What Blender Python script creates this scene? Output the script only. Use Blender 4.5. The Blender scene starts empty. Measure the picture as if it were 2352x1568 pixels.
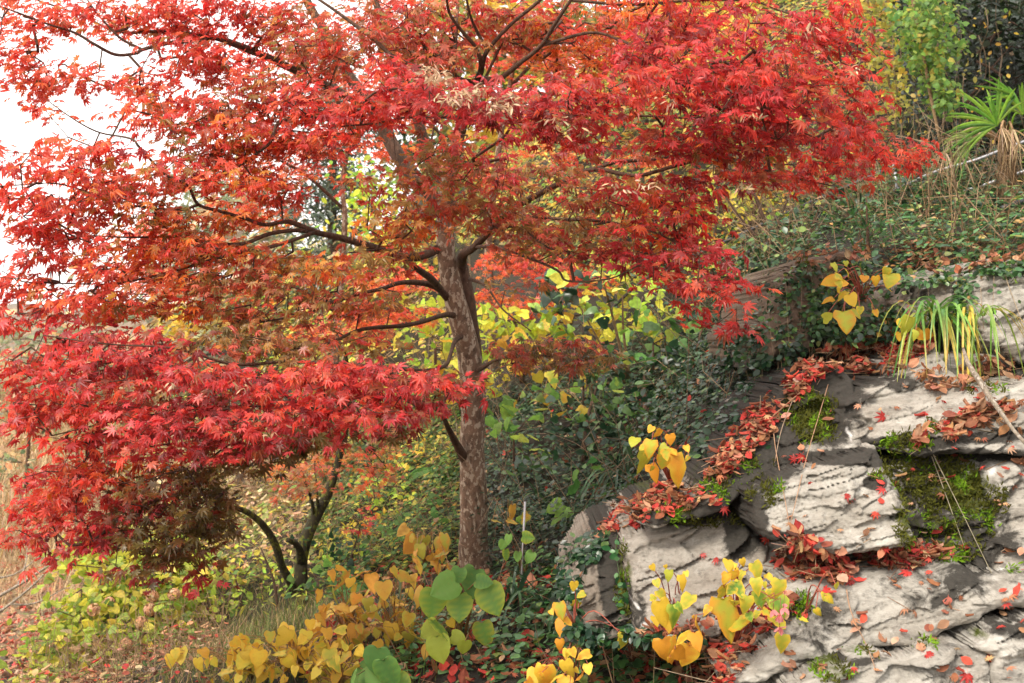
import bpy, math, random
import numpy as np
from mathutils import Vector
from mathutils.bvhtree import BVHTree

R = np.random.default_rng(7)
random.seed(7)
scn = bpy.context.scene

# ------------------------------------------------------------------ camera
PITCH = math.radians(4.0)
FPX = 2482.0                      # focal length in pixels of a 2352 px wide frame
EYE = np.array([0.0, 0.0, 1.6])
cam_d = bpy.data.cameras.new("camera")
cam = bpy.data.objects.new("camera", cam_d)
scn.collection.objects.link(cam)
cam.location = EYE
cam.rotation_euler = (math.radians(90) + PITCH, 0, 0)
cam_d.sensor_width = 36.0
cam_d.lens = 36.0 * FPX / 2352.0
cam_d.clip_start = 0.05
cam_d.clip_end = 3000
cam_d.dof.use_dof = True
cam_d.dof.focus_distance = 4.5
cam_d.dof.aperture_fstop = 5.0
scn.camera = cam

# ------------------------------------------------------------------ light
SUN_DIR = np.array([-0.45, -0.50, 0.74]); SUN_DIR /= np.linalg.norm(SUN_DIR)
SUN_EL = math.asin(SUN_DIR[2]); SUN_AZ = math.atan2(SUN_DIR[0], SUN_DIR[1])
world = bpy.data.worlds.new("World"); scn.world = world
world.use_nodes = True
nt = world.node_tree; nt.nodes.clear()
sky = nt.nodes.new("ShaderNodeTexSky"); sky.sky_type = 'NISHITA'; sky.sun_disc = False
sky.sun_elevation = SUN_EL; sky.sun_rotation = SUN_AZ
sky.air_density = 1.0; sky.dust_density = 4.0; sky.ozone_density = 1.0
cloud = nt.nodes.new("ShaderNodeMix"); cloud.data_type = 'RGBA'
cloud.inputs[0].default_value = 0.82          # thin white overcast over the blue
cloud.inputs[7].default_value = (10.5, 10.0, 9.4, 1)
bgn = nt.nodes.new("ShaderNodeBackground"); bgn.inputs[1].default_value = 0.115
wo = nt.nodes.new("ShaderNodeOutputWorld")
nt.links.new(sky.outputs[0], cloud.inputs[6]); nt.links.new(cloud.outputs[2], bgn.inputs[0]); nt.links.new(bgn.outputs[0], wo.inputs[0])
sl = bpy.data.lights.new("sun", 'SUN'); sl.energy = 1.5; sl.angle = math.radians(12); sl.color = (1, .93, .82)
so = bpy.data.objects.new("sun", sl); scn.collection.objects.link(so)
so.rotation_euler = Vector(SUN_DIR).to_track_quat('Z', 'Y').to_euler()
scn.view_settings.view_transform = 'Standard'; scn.view_settings.look = 'None'
scn.view_settings.exposure = 1.12; scn.view_settings.gamma = 1.0
try:
    scn.cycles.max_bounces = 8; scn.cycles.diffuse_bounces = 4; scn.cycles.transmission_bounces = 4; scn.cycles.glossy_bounces = 2
    scn.cycles.use_denoising = True
    scn.cycles.sample_clamp_indirect = 6.0
except Exception:
    pass

# ------------------------------------------------------------------ geometry helpers
AF = np.array([0, math.cos(PITCH), math.sin(PITCH)])
AR = np.array([1.0, 0, 0])
AU = np.array([0, -math.sin(PITCH), math.cos(PITCH)])
def W(px, py, D):
    """photo point (2352 px wide) at a real distance -> world"""
    px = np.asarray(px, float)[..., None]; py = np.asarray(py, float)[..., None]; D = np.asarray(D, float)[..., None]
    return EYE + D * (AF + AR * (px - 1176) / FPX + AU * (784 - py) / FPX)
def proj(P):
    q = P - EYE
    d = q @ AF
    return 1176 + FPX * (q @ AR) / d, 784 - FPX * (q @ AU) / d, d
def unit(v):
    return v / np.maximum(np.linalg.norm(v, axis=-1, keepdims=True), 1e-9)
def inpoly(x, y, poly):
    poly = np.asarray(poly, float); r = np.zeros(np.shape(x), bool)
    x2, y2 = np.roll(poly[:, 0], -1), np.roll(poly[:, 1], -1)
    for (a, b), c, d in zip(poly, x2, y2):
        if b == d: continue
        r ^= ((b > y) != (d > y)) & (x < (c - a) * (y - b) / (d - b) + a)
    return r
def polydist(x, y, poly):
    poly = np.asarray(poly, float); m = np.full(np.shape(x), 1e9)
    for p, q in zip(poly, np.roll(poly, -1, 0)):
        e = q - p; t = np.clip(((x - p[0]) * e[0] + (y - p[1]) * e[1]) / max(e @ e, 1e-9), 0, 1)
        m = np.minimum(m, np.hypot(x - p[0] - t * e[0], y - p[1] - t * e[1]))
    return m
_LAT = np.random.default_rng(3).random((256, 256))
def vnoise(x, y, seed=0):
    x = np.asarray(x, float) + seed * 17.31; y = np.asarray(y, float) + seed * 9.77
    i = np.floor(x).astype(int); j = np.floor(y).astype(int); u = x - i; v = y - j
    u = u * u * (3 - 2 * u); v = v * v * (3 - 2 * v)
    g = lambda a, b: _LAT[a % 256, b % 256]
    return (g(i, j) * (1 - u) + g(i + 1, j) * u) * (1 - v) + (g(i, j + 1) * (1 - u) + g(i + 1, j + 1) * u) * v
def fbm(x, y, o=4, seed=0):
    s = 0; a = .5; t = 0
    for k in range(o):
        s = s + a * vnoise(x * 2 ** k, y * 2 ** k, seed + k * 3); t += a; a *= .5
    return s / t
def frames(d, n):
    n = unit(n); y = unit(d - (d * n).sum(-1, keepdims=True) * n); x = np.cross(y, n)
    return np.stack([x, y, n], -1)

class MB:
    def __init__(s): s.V = []; s.F = {}; s.C = []; s.n = 0
    def add(s, V, faces, col=None):
        V = np.asarray(V, float).reshape(-1, 3)
        for k, f in faces.items():
            s.F.setdefault(k, []).append(np.asarray(f, int).reshape(-1, k) + s.n)
        s.V.append(V)
        c = np.ones((len(V), 3)) * (np.asarray(col) if col is not None else .5)
        s.C.append(c); s.n += len(V)
    def inst(s, tmpl, pos, M, scale, col, col2=None):
        tv, tf, tw = tmpl
        pos = np.asarray(pos, float); n = len(pos)
        if n == 0: return
        scale = np.asarray(scale, float)
        scale = scale[:, None, None] if scale.ndim else scale
        V = np.einsum('nij,kj->nki', M, tv) * scale + pos[:, None, :]
        col = np.broadcast_to(col, (n, 3)); col2 = col if col2 is None else np.broadcast_to(col2, (n, 3))
        c = col[:, None, :] * (1 - tw[None, :, None]) + col2[:, None, :] * tw[None, :, None]
        k = len(tv); off = (np.arange(n) * k)[:, None, None]
        for kk, f in tf.items():
            s.F.setdefault(kk, []).append((f[None] + off).reshape(-1, kk) + s.n)
        s.V.append(V.reshape(-1, 3)); s.C.append(c.reshape(-1, 3)); s.n += n * k
    def arrays(s): return np.concatenate(s.V), {k: np.concatenate(v) for k, v in s.F.items()}
    def build(s, name, mat, parent=None, origin=None, smooth=False, attrs=None):
        if s.n == 0: return None
        V, F = s.arrays(); C = np.concatenate(s.C)
        if parent is not None: org = np.array(parent_origin(parent))
        else: org = np.zeros(3) if origin is None else np.asarray(origin, float)
        me = bpy.data.meshes.new(name)
        me.vertices.add(len(V)); me.vertices.foreach_set("co", (V - org).astype(np.float32).ravel())
        li = []; st = []; p = 0
        for k, f in F.items():
            li.append(f.ravel()); st.append(p + np.arange(len(f)) * k); p += f.size
        li = np.concatenate(li); st = np.concatenate(st)
        me.loops.add(len(li)); me.loops.foreach_set("vertex_index", li.astype(np.int32))
        me.polygons.add(len(st)); me.polygons.foreach_set("loop_start", st.astype(np.int32))
        if smooth: me.polygons.foreach_set("use_smooth", np.ones(len(st), bool))
        a = me.attributes.new("col", 'FLOAT_COLOR', 'POINT')
        a.data.foreach_set("color", np.c_[np.clip(C, 0, 1), np.ones(len(C))].astype(np.float32).ravel())
        for nm, arr in (attrs or {}).items():
            b = me.attributes.new(nm, 'FLOAT', 'POINT'); b.data.foreach_set("value", np.asarray(arr, np.float32))
        me.update(calc_edges=True); me.validate()
        o = bpy.data.objects.new(name, me); scn.collection.objects.link(o)
        me.materials.append(mat)
        if parent is not None: o.parent = parent
        else: o.location = org
        o["_org"] = [float(v) for v in org]
        return o
def parent_origin(p): return list(p["_org"])
def tag(o, label=None, cat=None, group=None, kind=None):
    if label: o["label"] = label
    if cat: o["category"] = cat
    if group: o["group"] = group
    if kind: o["kind"] = kind
    return o
def thing(name, loc, label, cat, group=None):
    o = bpy.data.objects.new(name, None); scn.collection.objects.link(o)
    o.location = [float(v) for v in loc]; o["_org"] = [float(v) for v in loc]; o.empty_display_size = .1
    return tag(o, label, cat, group)

def smooth_path(P, step=3):
    P = np.asarray(P, float)
    if len(P) < 3: return np.array([P[0] + (P[-1] - P[0]) * t for t in np.linspace(0, 1, step + 1)])
    Q = np.vstack([2 * P[0] - P[1], P, 2 * P[-1] - P[-2]]); out = []
    for i in range(1, len(Q) - 2):
        for t in np.arange(step) / step:
            a, b, c, d = Q[i - 1:i + 3]
            out.append(.5 * (2 * b + (c - a) * t + (2 * a - 5 * b + 4 * c - d) * t * t + (3 * b - a - 3 * c + d) * t ** 3))
    out.append(P[-1]); return np.array(out)
def tube(mb, P, rad, seg=8, col=(.2, .15, .1), rough=0.0, seed=0, cap=True):
    P = np.asarray(P, float); n = len(P); rad = np.broadcast_to(rad, (n,))
    T = unit(np.gradient(P, axis=0)) if n > 2 else unit(np.repeat((P[-1] - P[0])[None], n, 0))
    ref = np.array([0, 1, 0.1]) if abs(T[0] @ np.array([0, 1, .1])) < .9 else np.array([1., 0, 0])
    X = unit(np.cross(T, ref)); Y = np.cross(T, X)
    a = np.arange(seg) / seg * 2 * np.pi
    rr = rad[:, None] * np.ones(seg)[None]
    if rough > 0:
        L = np.r_[0, np.cumsum(np.linalg.norm(np.diff(P, axis=0), axis=1))]
        rr = rr * (1 + rough * (fbm(np.cos(a)[None] * 1.3 + 5 + 0 * L[:, None], np.sin(a)[None] * 1.3 + L[:, None] * 7, 3, seed) - .5) * 2)
    V = P[:, None] + X[:, None] * (np.cos(a)[None, :, None] * rr[..., None]) + Y[:, None] * (np.sin(a)[None, :, None] * rr[..., None])
    i = np.arange(n - 1)[:, None] * seg; j = np.arange(seg)[None]; k = (j + 1) % seg
    f = np.stack([i + j, i + k, i + seg + k, i + seg + j], -1).reshape(-1, 4)
    V = V.reshape(-1, 3); faces = {4: f}
    if cap:
        V = np.vstack([V, P[:1], P[-1:]]); c0 = n * seg; c1 = c0 + 1; jj = np.arange(seg); kk = (jj + 1) % seg
        faces[3] = np.vstack([np.c_[kk, jj, 0 * jj + c0], np.c_[(n - 1) * seg + jj, (n - 1) * seg + kk, 0 * jj + c1]])
    mb.add(V, faces, col)
def pxtube(mb, pts, seg=8, col=(.2, .15, .1), rough=0.0, seed=0, step=4):
    pts = np.asarray(pts, float); P = W(pts[:, 0], pts[:, 1], pts[:, 2]); r = pts[:, 3] * .5 / FPX * pts[:, 2]
    Q = smooth_path(np.c_[P, r], step); tube(mb, Q[:, :3], np.maximum(Q[:, 3], .0008), seg, col, rough, seed); return Q[:, :3]
def segs(mb, A, B, ra, rb, col, k=4):
    """many thin tapered sticks at once"""
    A = np.asarray(A, float); B = np.asarray(B, float); n = len(A)
    if n == 0: return
    T = unit(B - A); ref = np.where(np.abs(T[:, 2:3]) > .9, np.array([[1., 0, 0]]), np.array([[0, 0, 1.]]))
    X = unit(np.cross(T, ref)); Y = np.cross(T, X); a = np.arange(k) / k * 2 * np.pi
    ring = np.cos(a)[None, :, None] * X[:, None] + np.sin(a)[None, :, None] * Y[:, None]
    V = np.concatenate([A[:, None] + ring * np.reshape(ra, (-1, 1, 1)), B[:, None] + ring * np.reshape(rb, (-1, 1, 1))], 1)
    j = np.arange(k); kk = (j + 1) % k
    f = np.stack([j, kk, kk + k, j + k], -1)[None] + (np.arange(n) * 2 * k)[:, None, None]
    c = np.repeat(np.broadcast_to(col, (n, 3))[:, None], 2 * k, 1).reshape(-1, 3)
    mb.add(V.reshape(-1, 3), {4: f.reshape(-1, 4)}, c)

# ------------------------------------------------------------------ leaf shapes (tip along +Y, face up +Z)
def T_maple(detail=True, droop=.25, fold=.05, petiole=True):
    ang = [-122, -80, -40, 0, 40, 80, 122]; ln = [.45, .78, .95, 1.05, .95, .78, .45]
    pt = lambda a, r: (math.sin(math.radians(a)) * r, math.cos(math.radians(a)) * r)
    V = [(0, 0, 0)]; W_ = [0]; F = []
    val = [pt(-165, .1)] + [pt((ang[i] + ang[i + 1]) / 2, .37) for i in range(6)] + [pt(165, .1)]
    vi = []
    for v in val: vi.append(len(V)); V.append((*v, -.02)); W_.append(.3)
    for i in range(7):
        t = len(V); p = pt(ang[i], ln[i]); V.append((*p, -droop * ln[i] ** 2)); W_.append(1)
        if detail:
            h = 23 if ln[i] > .5 else 28
            for sgn in (-1, 1):
                q = pt(ang[i] + sgn * h * .62, ln[i] * .56); V.append((*q, fold - droop * .3 * ln[i] ** 2)); W_.append(.6)
            F += [(0, vi[i], t + 1, t), (0, t, t + 2, vi[i + 1])]
        else: F.append((0, vi[i], t, vi[i + 1]))
    if petiole:
        b = len(V); V += [(-.018, .02, 0), (.018, .02, 0), (.018, -.6, .12), (-.018, -.6, .12)]; W_ += [0, 0, 0, 0]; F.append((b, b + 1, b + 2, b + 3))
    return np.array(V) * .5 + 0, {4: np.array(F)}, np.array(W_)
def T_side(edge, nmid=2, fold=.06, droop=.2, wave=0.0, asym=1.0):
    """leaf from a right-hand edge outline; edge[0] at the base, edge[-1] the tip"""
    e = np.array(edge, float); n = len(e); V = []; W_ = []; F = []
    ymid = np.maximum(e[:, 1], 0); ymid[0] = 0
    cols = np.linspace(-1, 1, 2 * nmid + 1)
    for i in range(n):
        for c in cols:
            x = e[i, 0] * c * (asym if c < 0 else 1) * (1 + wave * 1.5 * math.sin(i * 2.7 + 4 * c)); y = ymid[i] + (e[i, 1] - ymid[i]) * abs(c)
            z = fold * math.sin(abs(c) * math.pi * .8) - droop * y * y - droop * .4 * x * x + wave * math.sin(i * 2.1 + c * 3) * abs(c)
            V.append((x, y, z)); W_.append(min(1, max(0, max(abs(c) ** 2, .75 * (i == n - 1)) + ((.28 if i % 2 else -.3) * (n >= 8) * (0 < abs(c) < 1)))))
    m = len(cols)
    for i in range(n - 1):
        for j in range(m - 1): F.append((i * m + j, i * m + j + 1, (i + 1) * m + j + 1, (i + 1) * m + j))
    return np.array(V), {4: np.array(F)}, np.array(W_)
HEART = [(0.0, 0), (.17, -.09), (.36, -.10), (.49, .04), (.50, .24), (.44, .45), (.33, .66), (.17, .86), (0.0, 1.04)]
BIGH = [(0.0, 0), (.18, -.10), (.34, -.10), (.46, 0), (.50, .10), (.53, .22), (.52, .36), (.49, .47), (.46, .56), (.39, .66), (.33, .75), (.23, .84), (.13, .92), (0.0, 1.02)]
OVAL = [(0.0, 0), (.22, .18), (.33, .45), (.24, .75), (0.0, 1.0)]
NARROW = [(0.0, 0), (.10, .25), (.13, .5), (.08, .8), (0.0, 1.0)]
T_MAP = [T_maple(True, d, f) for d, f in ((.12, .05), (.38, .08), (.6, .10), (.25, -.05), (1.0, .22), (-.25, .12))]
T_MAPF = [T_maple(False, d, 0, False) for d in (.1, .4)]
T_HEART = [T_side(HEART, 2, .05, d, w, a) for d, w, a in ((.15, .02, 1.0), (.4, .05, .75), (.7, .06, .9), (.3, .04, 1.25), (-.15, .05, .8), (1.0, .05, 1.0))]
T_BIG = T_side(BIGH, 3, .05, .18, .02, .92)
T_OVAL = T_side(OVAL, 1, .07, .25)
T_NARROW = T_side(NARROW, 1, .05, .35)
T_CURL = T_side(OVAL, 2, -.22, -.25, .05)

def leaf_dirs(n, up=(0, 0, 1), tilt=.5, down=.3):
    a = R.random(n) * 2 * np.pi
    d = np.c_[np.cos(a), np.sin(a), -down + .3 * R.normal(size=n)]
    nn = np.broadcast_to(up, (n, 3)) + R.normal(size=(n, 3)) * tilt
    return d, nn
def pick(pal, n, jit=.12):
    cols = np.array([c for c, w in pal]); w = np.array([w for c, w in pal], float)
    c = cols[R.choice(len(cols), n, p=w / w.sum())]
    return np.clip(c * (1 + jit * R.normal(size=(n, 1))) * (1 + .5 * jit * R.normal(size=(n, 3))), .002, .95)

# ------------------------------------------------------------------ materials
def nodes(name):
    m = bpy.data.materials.new(name); m.use_nodes = True; t = m.node_tree
    b = t.nodes["Principled BSDF"]; return m, t, b
def leaf_mat(name, rough=.45, spec=.4, trans=.35, tboost=1.5, vein=0.0):
    m, t, b = nodes(name)
    at = t.nodes.new("ShaderNodeAttribute"); at.attribute_name = "col"
    nz = t.nodes.new("ShaderNodeTexNoise"); nz.inputs["Scale"].default_value = 45; nz.inputs["Detail"].default_value = 4
    tc = t.nodes.new("ShaderNodeTexCoord"); t.links.new(tc.outputs["Object"], nz.inputs["Vector"])
    mr = t.nodes.new("ShaderNodeMapRange"); mr.inputs[1].default_value = .3; mr.inputs[2].default_value = .7; mr.inputs[3].default_value = .72; mr.inputs[4].default_value = 1.2
    t.links.new(nz.outputs[0], mr.inputs[0])
    mx = t.nodes.new("ShaderNodeVectorMath"); mx.operation = 'SCALE'
    t.links.new(at.outputs["Color"], mx.inputs[0]); t.links.new(mr.outputs[0], mx.inputs["Scale"])
    t.links.new(mx.outputs[0], b.inputs["Base Color"])
    b.inputs["Roughness"].default_value = rough; b.inputs["Specular IOR Level"].default_value = spec
    tr = t.nodes.new("ShaderNodeBsdfTranslucent"); ml = t.nodes.new("ShaderNodeVectorMath"); ml.operation = 'SCALE'; ml.inputs["Scale"].default_value = tboost
    t.links.new(mx.outputs[0], ml.inputs[0]); t.links.new(ml.outputs[0], tr.inputs[0])
    mi = t.nodes.new("ShaderNodeMixShader"); mi.inputs[0].default_value = trans
    out = t.nodes["Material Output"]
    t.links.new(b.outputs[0], mi.inputs[1]); t.links.new(tr.outputs[0], mi.inputs[2]); t.links.new(mi.outputs[0], out.inputs[0])
    return m
def ramp(t, src, stops):
    r = t.nodes.new("ShaderNodeValToRGB"); e = r.color_ramp.elements
    while len(e) > 1: e.remove(e[-1])
    e[0].position, e[0].color = stops[0][0], (*stops[0][1], 1)
    for p, c in stops[1:]:
        x = e.new(p); x.color = (*c, 1)
    t.links.new(src, r.inputs[0]); return r.outputs[0]
def noise(t, vec, scale, detail=6, rough=.6, dist=0.0):
    n = t.nodes.new("ShaderNodeTexNoise"); n.inputs["Scale"].default_value = scale; n.inputs["Detail"].default_value = detail
    n.inputs["Roughness"].default_value = rough; n.inputs["Distortion"].default_value = dist
    t.links.new(vec, n.inputs["Vector"]); return n.outputs[0]
def mixc(t, f, a, b, mode='MIX'):
    m = t.nodes.new("ShaderNodeMix"); m.data_type = 'RGBA'; m.blend_type = mode
    for s, v in ((0, f), (6, a), (7, b)):
        if isinstance(v, (int, float)): m.inputs[s].default_value = v
        elif isinstance(v, tuple): m.inputs[s].default_value = (*v, 1)
        else: t.links.new(v, m.inputs[s])
    return m.outputs[2]
def mapping(t, scale=(1, 1, 1), rot=(0, 0, 0)):
    tc = t.nodes.new("ShaderNodeTexCoord"); mp = t.nodes.new("ShaderNodeMapping")
    mp.inputs["Scale"].default_value = scale; mp.inputs["Rotation"].default_value = rot
    t.links.new(tc.outputs["Object"], mp.inputs[0]); return mp.outputs[0]
def bump(t, b, h, strength, dist=.01):
    n = t.nodes.new("ShaderNodeBump"); n.inputs["Strength"].default_value = strength; n.inputs["Distance"].default_value = dist
    t.links.new(h, n.inputs["Height"]); t.links.new(n.outputs[0], b.inputs["Normal"])
def attr(t, name):
    a = t.nodes.new("ShaderNodeAttribute"); a.attribute_name = name; return a

M_LEAF = leaf_mat("maple_leaf", .36, .6, .5, 1.4)
M_VINE = leaf_mat("vine_leaf", .45, .4, .45, 1.4)
M_GLOSS = leaf_mat("glossy_leaf", .32, .5, .15, 1.3)
M_DRY = leaf_mat("dry_leaf", .75, .2, .12, 1.2)
M_BROAD = leaf_mat("broad_leaf", .5, .35, .45, 1.3)

def bark(name, base, lichen, dark, lich_amt=.55, scale=1.0):
    m, t, b = nodes(name); v = mapping(t, (1, 1, .55))
    n1 = noise(t, v, 26 * scale, 8, .7, .4); c = ramp(t, n1, [(.3, dark), (.55, base), (.8, tuple(min(1, x * 1.5) for x in base))])
    n2 = noise(t, v, 42 * scale, 4, .6, .3); f = ramp(t, n2, [(lich_amt, (0, 0, 0)), (lich_amt + .04, (1, 1, 1))])
    c = mixc(t, f, c, lichen)
    n3 = noise(t, v, 5 * scale, 5, .7, .6); f2 = ramp(t, n3, [(.56, (0, 0, 0)), (.66, (.85, .85, .85))])
    c = mixc(t, f2, c, dark)
    t.links.new(c, b.inputs["Base Color"]); b.inputs["Roughness"].default_value = .85; b.inputs["Specular IOR Level"].default_value = .2
    bump(t, b, n1, .9, .02); return m
M_BARK = bark("maple_bark", (.25, .165, .115), (.48, .40, .31), (.07, .045, .03), .53)
M_LIMB = bark("limb_bark", (.13, .075, .05), (.24, .17, .12), (.05, .032, .022), .66, 1.6)
M_MOSSBARK = bark("mossy_bark", (.045, .038, .02), (.12, .125, .022), (.02, .017, .012), .54, .8)
M_TAN = bark("tan_stem", (.34, .22, .12), (.45, .33, .2), (.2, .12, .07), .6, 2)

m, t, b = nodes("rock"); M_ROCK = m
v = mapping(t, (1, 1, 1), (0, math.radians(14), 0)); vs = mapping(t, (.9, 2, 3.4), (0, math.radians(14), 0))
n1 = noise(t, vs, 5, 10, .68, .5); n2 = noise(t, v, 3.5, 6, .6, .3); n3 = noise(t, v, 60, 5, .7)
c = ramp(t, n1, [(.22, (.12, .11, .095)), (.38, (.26, .24, .205)), (.52, (.37, .345, .30)), (.66, (.44, .415, .365)), (.82, (.52, .50, .455))])
c = mixc(t, ramp(t, n2, [(.45, (0, 0, 0)), (.7, (.6, .6, .6))]), c, (.235, .20, .155))
c = mixc(t, ramp(t, n3, [(.5, (0, 0, 0)), (.72, (.6, .6, .6))]), c, (.15, .135, .115))
n5 = noise(t, v, 14, 5, .75, .2); c = mixc(t, ramp(t, n5, [(.55, (0, 0, 0)), (.66, (.5, .5, .5))]), c, (.56, .54, .49))
n6 = noise(t, v, 7, 8, .75, 1.2); c = mixc(t, ramp(t, n6, [(.53, (0, 0, 0)), (.62, (.55, .55, .55))]), c, (.14, .125, .105))
c = mixc(t, attr(t, "brown").outputs["Fac"], c, mixc(t, .88, c, mixc(t, n6, (.07, .045, .028), (.19, .13, .085))))
st = attr(t, "stain").outputs["Fac"]; ms = attr(t, "moss").outputs["Fac"]
n4 = noise(t, v, 9, 8, .7, .5)
n4s = t.nodes.new('ShaderNodeMath'); n4s.operation = 'MULTIPLY_ADD'; n4s.inputs[1].default_value = 2.2; n4s.inputs[2].default_value = -.4; t.links.new(n4, n4s.inputs[0]); n4x = n4s.outputs[0]
def thresh(t, a, n, lo, hi):
    s = t.nodes.new("ShaderNodeMath"); s.operation = 'ADD'; t.links.new(a, s.inputs[0]); t.links.new(n, s.inputs[1])
    r = t.nodes.new("ShaderNodeMapRange"); r.inputs[1].default_value = lo; r.inputs[2].default_value = hi; t.links.new(s.outputs[0], r.inputs[0]); return r.outputs[0]
c = mixc(t, thresh(t, st, n4x, .85, 1.15), c, mixc(t, n3, (.014, .013, .011), (.070, .062, .051)))
c = mixc(t, attr(t, 'lime').outputs['Fac'], c, (.75, .73, .70))
c = mixc(t, thresh(t, ms, n4x, 1.35, 1.75), c, mixc(t, n3, (.03, .04, .006), (.10, .12, .012)))
t.links.new(c, b.inputs["Base Color"]); b.inputs["Roughness"].default_value = .85; b.inputs["Specular IOR Level"].default_value = .25
ad = t.nodes.new("ShaderNodeMath"); ad.operation = 'MULTIPLY_ADD'; ad.inputs[1].default_value = .15
t.links.new(n3, ad.inputs[0]); t.links.new(n1, ad.inputs[2]); bump(t, b, ad.outputs[0], .75, .018)

m, t, b = nodes("soil"); M_SOIL = m; v = mapping(t)
n1 = noise(t, v, 3, 8, .7); n2 = noise(t, v, 30, 6, .7)
c = ramp(t, n1, [(.3, (.014, .011, .007)), (.55, (.032, .023, .013)), (.75, (.06, .042, .022))])
c = mixc(t, ramp(t, n2, [(.5, (0, 0, 0)), (.65, (.8, .8, .8))]), c, (.03, .03, .012))
c = mixc(t, attr(t, "dry").outputs["Fac"], c, mixc(t, n2, (.30, .20, .11), (.50, .37, .22)))
t.links.new(c, b.inputs["Base Color"]); b.inputs["Roughness"].default_value = .95; bump(t, b, n2, .8, .03)

m, t, b = nodes("far_hill"); M_HILL = m; v = mapping(t)
n1 = noise(t, v, .12, 8, .7); c = ramp(t, n1, [(.3, (.05, .06, .03)), (.5, (.16, .10, .045)), (.7, (.22, .13, .05))])
t.links.new(c, b.inputs["Base Color"]); b.inputs["Roughness"].default_value = 1

def flat(name, col, rough=.6, metal=0, vary=.25):
    m, t, b = nodes(name); n = noise(t, mapping(t), 14, 6, .65)
    c = mixc(t, n, tuple(x * (1 - vary) for x in col), tuple(min(1, x * (1 + vary)) for x in col))
    t.links.new(c, b.inputs["Base Color"]); b.inputs["Roughness"].default_value = rough; b.inputs["Metallic"].default_value = metal; return m
M_PIPE = flat("grey_pipe", (.34, .34, .36), .35, .3); M_DARKPIPE = flat("dark_pipe", (.045, .045, .05), .4)
M_STAKE = flat("white_paint", (.62, .62, .66), .5); M_MOSS = leaf_mat("moss", .9, .1, .2, 1.2)

# ------------------------------------------------------------------ the ground
CP = [  # photo x, y, distance
 (1090, 1318, 6.5), (690, 1390, 8), (0, 1568, 8), (200, 1568, 7.2), (50, 1290, 16), (40, 1010, 26), (250, 950, 26), (400, 1340, 11), (550, 1250, 13),
 (1400, 1120, 7.3), (1500, 920, 8.2), (1620, 760, 8.8), (1250, 980, 8.2), (1300, 840, 9.6), (1100, 800, 12), (900, 930, 13), (800, 1040, 11.5), (600, 1000, 18), (450, 850, 26),
 (450, 1568, 5.6), (800, 1568, 5.0), (1200, 1568, 4.5), (1400, 1575, 4.3), (1000, 1440, 5.6), (1250, 1330, 5.8),
 (1500, 1330, 4.9), (1600, 1180, 5.2), (1700, 1000, 5.6), (1900, 1230, 4.6), (2200, 1250, 4.5), (2200, 930, 5.0), (1900, 900, 5.1), (1680, 830, 6.6), (1740, 660, 7.2),
 (2000, 575, 6.6), (2200, 560, 6.2), (2352, 600, 5.6), (2450, 560, 6.2), (2450, 1250, 4.2), (2352, 480, 7.6), (1850, 520, 8.2), (1700, 560, 9.2), (2352, 420, 9),
 (1500, 420, 11.8), (1500, 560, 10.6), (1900, 120, 11.6), (1750, 330, 10.6), (2350, -40, 12), (2200, 260, 10.3), (1300, 320, 14.5), (1000, 560, 18), (1050, 350, 24), (800, 620, 26),
]
cp = np.array(CP, float); CPW = W(cp[:, 0], cp[:, 1], cp[:, 2])
extra = np.array([(-4, 0, 0), (0, 0, 0), (4, 0, .1), (0, 2.2, .05), (1.5, 2.2, .1), (3.5, 2.0, .3), (-4, 3, -.1), (-9, 4, -.4), (-14, 12, -.9),
 (-30, 30, 0), (-60, 60, -2), (-40, 100, -5), (0, 70, 15), (-15, 60, 2.5), (20, 40, 24), (40, 20, 26), (12, 12, 9.5), (9, 6, 5.5), (60, 0, 30), (8, 2, 2.5), (0, -30, 0), (-40, -30, 0), (40, -30, 6), (-60, 0, -3), (60, 100, 40), (0, 120, 32),
 (6, 20, 13), (1, 22, 7.5)], float)
CT = np.vstack([CPW, extra])
def _ker(d): return np.sqrt(d * d + .35 ** 2)
_A = _ker(np.linalg.norm(CT[:, None, :2] - CT[None, :, :2], axis=-1))
_n = len(CT); _S = np.zeros((_n + 3, _n + 3)); _S[:_n, :_n] = _A + 0 * np.eye(_n)
_Pm = np.c_[np.ones(_n), CT[:, :2]]; _S[:_n, _n:] = _Pm; _S[_n:, :_n] = _Pm.T
_S[:_n, :_n] -= .02 * np.eye(_n)
_w = np.linalg.solve(_S, np.r_[CT[:, 2], 0, 0, 0])
def ground_z(x, y):
    sh = np.shape(x); x = np.ravel(x); y = np.ravel(y); out = np.empty(len(x))
    for i in range(0, len(x), 20000):
        q = np.c_[x[i:i + 20000], y[i:i + 20000]]
        out[i:i + 20000] = _ker(np.linalg.norm(q[:, None] - CT[None, :, :2], axis=-1)) @ _w[:_n] + _w[_n] + q @ _w[_n + 1:]
    near = np.clip((30 - np.hypot(x, y - 8)) / 10, 0, 1)
    out = out + near * (.10 * (fbm(x * 1.5, y * 1.5, 4, 5) - .5) + .04 * (fbm(x * 9, y * 9, 2, 8) - .5)) + (1 - near) * 1.5 * (fbm(x * .1, y * .1, 3, 2) - .5)
    return out.reshape(sh)
def axis(lo, hi, step, far):
    a = list(np.arange(lo, hi + step / 2, step)); s = step
    while a[-1] < far: s *= 1.35; a.append(a[-1] + s)
    s = step
    while a[0] > -far: s *= 1.35; a.insert(0, a[0] - s)
    return np.array(a)
gx = axis(-9, 7, .1, 380); gy = axis(2, 20, .1, 380)
GX, GY = np.meshgrid(gx, gy); GZ = ground_z(GX, GY)
mb = MB(); nx = len(gx); ii, jj = np.meshgrid(np.arange(nx - 1), np.arange(len(gy) - 1)); q = (jj * nx + ii).ravel()
GV = np.c_[GX.ravel(), GY.ravel(), GZ.ravel()]
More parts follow.
